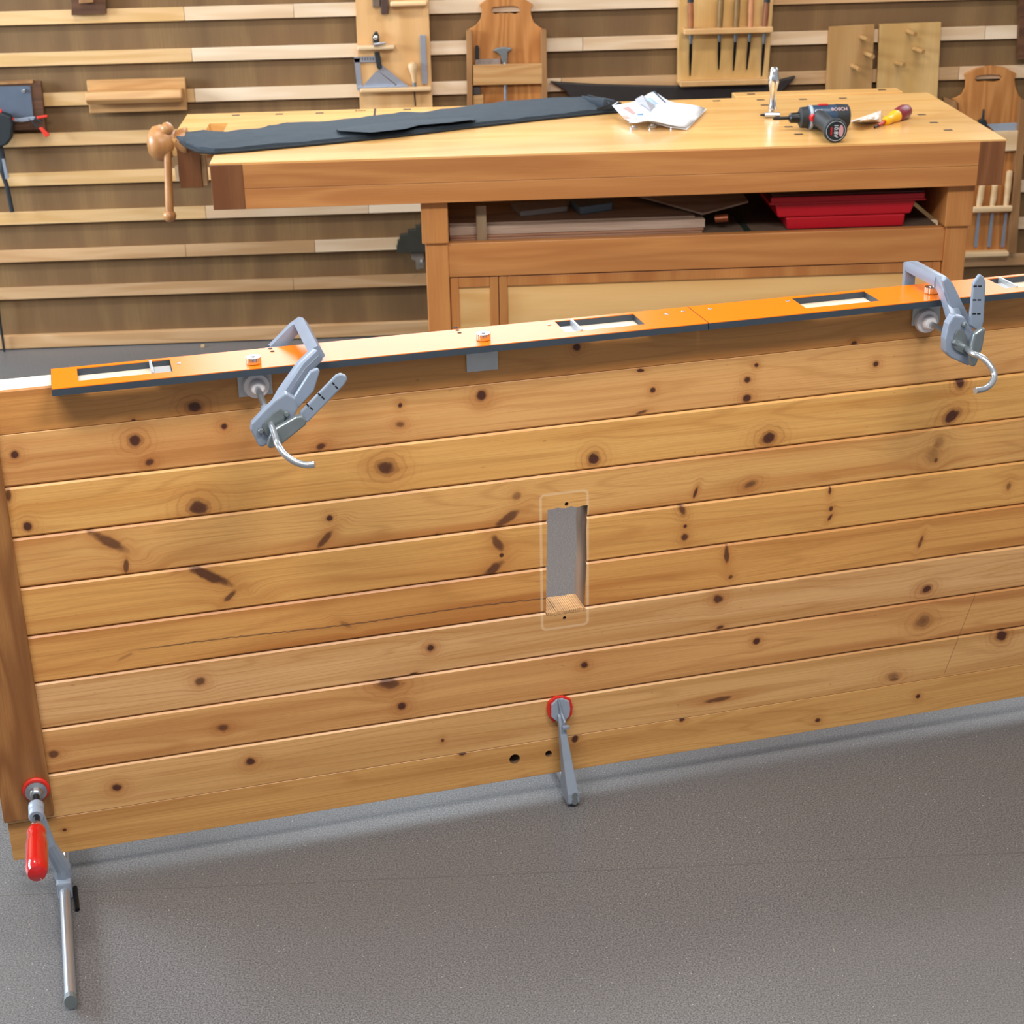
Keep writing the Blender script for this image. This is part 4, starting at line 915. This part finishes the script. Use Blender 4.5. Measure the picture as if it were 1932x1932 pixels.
wslab(MB(), [(897, 89), (898, 86), (902, 86), (904, 89), (904, 114), (897, 114)], .018, .006).build('blade', m_dg, bv, bevel=.001)
wslab(MB(), [(897, 113), (944, 111), (944, 126), (897, 128)], .016, .012).build('stock', plain('mottled_grey', '#96857a', .5, var=.3), bv, bevel=.001)
tag(wslab(MB(), [(893, 165), (907, 165), (907, 178), (893, 179)], .016, .02).build('dark_block', plain('block_dark2', '#3d332e', .6), bevel=.001), 'small dark block below the front rail of the middle oak holder', 'block')
tag(wslab(MB(), [(893, 180), (912, 179), (912, 215), (893, 215)], .016, .02).build('wood_block', m_oakh, bevel=.001), 'small oak block low in the middle oak holder', 'block')
h2 = empty('tool_holder', tuple(WP(1860, 480)), 'second scroll topped oak holder hung behind the right bench end', 'tool holder', 'scroll topped oak holders')
out = [(1812, 478), (1808, 195), (1797, 187), (1806, 184), (1816, 178), (1822, 166), (1823, 150), (1821, 140), (1845, 129), (1870, 124), (1895, 127), (1918, 139), (1914, 150), (1916, 165), (1922, 180), (1932, 190), (1945, 200), (1905, 478)]
bo = wslab(MB(), out, .001, .014).build('backboard', m_oak, h2, bevel=.001)
hc = [(1843, 148), (1848, 144), (1870, 142), (1890, 143), (1894, 148), (1891, 154), (1880, 156), (1862, 155), (1849, 156), (1843, 153)]
cu_ = MB().prism([WP(px, py, .03) for px, py in hc], (0, .06, 0)).build('cutter', m_raw); apply_bool(bo, cu_)
wslab(MB(), [(1782, 184), (1806, 192), (1808, 218), (1812, 478), (1800, 478), (1788, 210)], .0, .03).build('side_rail', m_oaks, h2, bevel=.001)
wslab(MB(), [(1926, 188), (1938, 190), (1918, 478), (1902, 478)], .0, .045).build('side_rail', m_oaks, h2, bevel=.001)
wslab(MB(), [(1865, 249), (1922, 247), (1919, 284), (1880, 286), (1865, 270)], .030, .012).build('front_rail', m_tan, h2, bevel=.001)
ledge('dowel_rail', 1836, 397, 1911, 394, .030, .018, .020, h2); ledge('bottom_ledge', 1818, 484, 1905, 478, .001, .045, .018, h2)
pn = empty('bench_plane', tuple(WP(1890, 242, .03)), 'blue grey metal plane with a black knob resting in the right oak holder', 'plane')
wslab(MB(), [(1862, 235), (1919, 232), (1920, 247), (1878, 249)], .018, .010).build('sole', m_greyp, pn, bevel=.001)
wslab(MB(), [(1847, 228), (1856, 224), (1862, 228), (1864, 240), (1850, 240)], .018, .018).build('knob', m_dg, pn, bevel=.003)
MB().tube([WP(1856, 206, .028), WP(1854, 228, .028)], [.003, .005], 8).build('post', m_dg, pn, smooth=True)
for i, (x0, yt_, x1, yb_, lb) in enumerate(((1853, 350, 1846, 396, 'pale handled chisel in the right oak holder, leftmost of three'), (1877, 350, 1871, 396, 'pale handled chisel in the right oak holder, middle of three'), (1905, 324, 1897, 396, 'tallest pale handled chisel, rightmost in the right oak holder'))):
    ch = empty('chisel', tuple(WP(x1, yb_, .04)), lb, 'chisel', 'chisels in the right oak holder')
    MB().tube([WP(x1, yb_-4, .030), WP((x0+x1)/2, (yt_+yb_)/2, .030), WP(x0, yt_, .030), WP(x0+.3, yt_-3, .030)], [.0085, .0110, .0105, .004], 14).build('handle', m_tan, ch, smooth=True)
    MB().prism([WP(x1-1, 402, .026), WP(x1+4, 402, .026), WP(x1-2, 466, .022), WP(x1-9, 466, .022)], (0, .003, 0)).build('blade', m_alu, ch)
# chisel rack
rk = empty('chisel_rack', tuple(WP(1370, 160)), 'yellow plywood rack holding five slender handled tools', 'tool rack')
wslab(MB(), [(1283, -60), (1463, -60), (1449, 152), (1279, 157)], .001, .030).build('backboard', m_pw3, rk, bevel=.001)
a_, b2 = WP(1291, 61, .075), WP(1459, 56, .075)
q = MB().box(a_.x, b2.x, YW-.075, YW-.031, (a_.z+b2.z)/2-.009, (a_.z+b2.z)/2+.009); q.build('shelf', m_pw, rk, bevel=.003)
a_, b2 = WP(1284, 158, .06), WP(1451, 155, .06)
MB().box(a_.x, b2.x, YW-.06, YW-.001, (a_.z+b2.z)/2-.009, (a_.z+b2.z)/2+.009).build('bottom_ledge', m_pw, rk, bevel=.003)
hs = [((1303, 4), (1304, 52), (1302, 143), '#a8683c', 'slender tool with black capped brown handle, leftmost in the yellow rack'), ((1361, -5), (1358, 52), (1356, 131), '#8a6a3c', 'slender tool with mottled handle, second from left in the yellow rack'),
      ((1392, -5), (1389, 52), (1384, 133), '#8f6e40', 'slender tool with mottled handle, middle one in the yellow rack'), ((1418, -10), (1416, 52), (1409, 131), '#c98a5c', 'slender tool with a light orange handle, fourth in the yellow rack'), ((1447, 4), (1443, 52), (1437, 144), '#8a5434', 'slender tool with black capped dark handle, rightmost in the yellow rack')]
for i, (a2, b2, c2_, colr, lb) in enumerate(hs):
    ft = empty('rifler_file', tuple(WP(*b2, .06)), lb, 'file', 'tools in the yellow rack')
    T_, M_, E_ = WP(*a2, .058), WP(*b2, .058), WP(*c2_, .038)
    MB().tube([M_, M_.lerp(T_, .5), T_], [.0085, .0095, .0090], 14).build('handle', plain('handle_%d' % i, colr, .4, var=.2), ft, smooth=True)
    MB().tube([T_, T_+(T_-M_).normalized()*.010], [.0105, .0095], 14).build('cap', m_dg, ft, smooth=True)
    q = MB().tube([M_, M_.lerp(E_, .2), M_.lerp(E_, .33)], [.0065, .0065, .004], 10); q.build('ferrule', m_cast2, ft, smooth=True)
    MB().tube([M_.lerp(E_, .30), M_.lerp(E_, .6), E_], [.0048, .0050, .0022], 8, .6).build('blade', m_blk, ft, smooth=True)
# long dark pointed cover low on the wall
m_cov = plain('dark_leather', '#2a2320', .6, var=.2)
pl_ = [(1038, 154), (1060, 156), (1130, 160), (1220, 162), (1290, 163), (1420, 160), (1470, 152), (1502, 144), (1498, 150), (1478, 170), (1462, 182), (1440, 215), (1100, 215), (1078, 186), (1068, 172)]
tag(wslab(MB(), pl_, .002, .022).build('saw_case', m_cov, bevel=.003), 'long dark case with pointed ends hung low behind the bench', 'case')
# two peg boards
for (pl_, pegs, lb, mt) in (([(1565, 51), (1650, 46), (1643, 200), (1557, 200)], ((1625, 70, 1638, 75), (1633, 100, 1647, 107), (1608, 124, 1622, 131)), 'left plywood square with three pegs behind the bench', m_pw2),
                        ([(1660, 46), (1776, 42), (1766, 230), (1652, 230)], ((1712, 58, 1727, 65), (1724, 91, 1742, 98), (1690, 118, 1706, 123)), 'taller pale plywood square with three pegs behind the bench', m_pw3)):
    pb = empty('peg_board', tuple(WP(pl_[3][0]+40, pl_[3][1])), lb, 'peg board', 'peg boards on the slat wall')
    wslab(MB(), pl_, .001, .016).build('backboard', mt, pb, bevel=.001)
    for (x0, y0, x1, y1) in pegs:
        p0 = WP(x0, y0, .017); MB().tube([p0, WP(x1, y1, .070)], .0072, 14).build('peg', mt if mt is m_pw2 else m_pw2, pb, smooth=True)
# oak ledge at the left
ol = empty('wall_shelf', tuple(WP(257, 210)), 'small oak shelf with an angled lip hung alone on the left wall', 'shelf')
wslab(MB(), [(163, 152), (349, 147), (353, 208), (169, 214)], .001, .020).build('backboard', m_oakh, ol, bevel=.002)
za_, zb2 = WP(257, 176, .075).z, WP(257, 196, .075).z
xl_, xr_ = WP(163, 190, .06).x, WP(345, 190, .06).x
MB().prism([(xl_, YW-.021, za_+.006), (xl_, YW-.066, za_+.006), (xl_, YW-.080, (za_+zb2)/2), (xl_, YW-.066, zb2), (xl_, YW-.021, zb2)], (xr_-xl_, 0, 0)).build('lip', m_oakh, ol, bevel=.004, seg=3)
# walnut plaque at the top edge
wp_ = empty('walnut_holder', tuple(WP(167, 28)), 'dark walnut holder cut off by the top edge of the view', 'holder')
wslab(MB(), [(131, -60), (198, -60), (200, 26), (135, 29)], .001, .018).build('backboard', m_walnut, wp_, bevel=.001)
wslab(MB(), [(148, -60), (175, -60), (176, 5), (149, 7)], .020, .02).build('block', m_oaks, wp_, bevel=.002)
# walnut board with the metal plate, far left
wl = empty('plate_holder', tuple(WP(30, 250)), 'walnut board carrying a blue grey metal plate at the left edge', 'holder')
wslab(MB(), [(-90, 156), (77, 154), (86, 244), (-90, 250)], .001, .018).build('backboard', m_walnut, wl, bevel=.001)
wslab(MB(), [(-90, 160), (62, 152), (62, 157), (-90, 163)], .0, .024).build('top_strip', m_oaks, wl)
wslab(MB(), [(-90, 165), (57, 162), (63, 221), (-90, 226)], .020, .003).build('metal_plate', plain('blue_grey_metal', '#66707f', .45, .4), wl)
MB().lathe([(0, .006), (.008, .006), (.009, .003), (.0092, 0)], WP(45, 171, .024), (0, -1, 0), 12).build('bolt', m_ch, wl, smooth=True)
# hanging one-handed clamp with red grips
hk = empty('trigger_clamp', tuple(WP(15, 400, .05)), 'black trigger clamp with small red grips hanging at the left edge', 'clamp')
m_redg = plain('red_grip', '#e03a28', .4)
wslab(MB(), [(-30, 212), (5, 214), (20, 220), (24, 236), (21, 262), (12, 274), (-30, 290)], .030, .035).build('jaw_housing', m_dg, hk, bevel=.006)
MB().tube(smooth_path([WP(-4, 262, .05), WP(4, 300, .05), WP(6, 330, .05), WP(13, 352, .05), WP(23, 400, .05)], 4), [.011]*8+[.0075]*9, 10, .5).build('bar', m_dg, hk, smooth=True)
wslab(MB(), [(3, 300), (8, 300), (16, 336), (10, 338)], .050, .012).build('silver_stripe', m_alu, hk)
wslab(MB(), [(17, 224), (40, 223), (60, 220), (70, 221), (66, 226), (42, 230), (20, 229)], .040, .008).build('arm', m_alu, hk, bevel=.001)
MB().tube([WP(54, 223, .045), WP(72, 240, .045)], [.0035, .004], 8).build('lever_rod', m_dg, hk, smooth=True)
MB().tube([WP(66, 222, .045), WP(78, 230, .045)], [.008, .006], 8).build('hinge', m_dg, hk, smooth=True)
wslab(MB(), [(68, 220), (88, 217), (90, 221), (70, 225)], .042, .010).build('grip', m_redg, hk, bevel=.002)
wslab(MB(), [(73, 242), (79, 240), (94, 255), (86, 260)], .042, .010).build('grip', m_redg, hk, bevel=.002)
wslab(MB(), [(20, 226), (26, 221), (26, 227)], .045, .006).build('grip', m_redg, hk)
wslab(MB(), [(-2, 206), (3, 208), (2, 214), (-2, 214)], .045, .010).build('grip', m_redg, hk)
tag(MB().tube([WP(-6, 560, .02), WP(0, 610, .02), WP(5, 640, .02), WP(8, 664, .02)], [.006, .005, .0045, .004], 8).build('clamp_bar', m_dg, smooth=True), 'thin black bar reaching the floor at the left edge', 'bar')
# stepped dark block beside the bench leg
sb = empty('stepped_saw_block', tuple(WP(785, 480)), 'stepped dark green grey block hung beside the left bench leg', 'block')
st_ = [(812, 420), (793, 422), (793, 427), (784, 428), (784, 434), (769, 436), (769, 443), (754, 445), (754, 454), (750, 456), (750, 465), (748, 466), (749, 477), (812, 477)]
wslab(MB(), st_, .001, .03).build('stepped_body', plain('dark_green_grey', '#37352a', .6, var=.2), sb, bevel=.001)
cc = empty('metal_catch', tuple(WP(785, 505)), 'small grey catch with a bright screw below the stepped block', 'catch')
wslab(MB(), [(776, 478), (800, 476), (800, 506), (786, 509), (784, 492), (777, 490)], .001, .02).build('plate', plain('catch_grey', '#82776a', .5, .2), cc, bevel=.001)
MB().lathe([(0, .007), (.008, .007), (.010, .004), (.0102, 0)], WP(797, 492, .022), (0, -1, 0), 14).build('screw', m_ch, cc, smooth=True)
c_ = onz(383, 655, 0)
tag(MB().box(c_.x-.006, c_.x+.006, c_.y-.004, c_.y+.004, 0, .009).build('wood_crumb', m_tan, bevel=.001), 'tiny pale wood crumb on the floor by the wall', 'wood chip')
# right edge upright
tag(wslab(MB(), [(1927, -60), (1990, -60), (1990, 112), (1921, 112)], .001, .02).build('wall_board', m_walnut), 'dark board cut off by the right edge of the view', 'board')
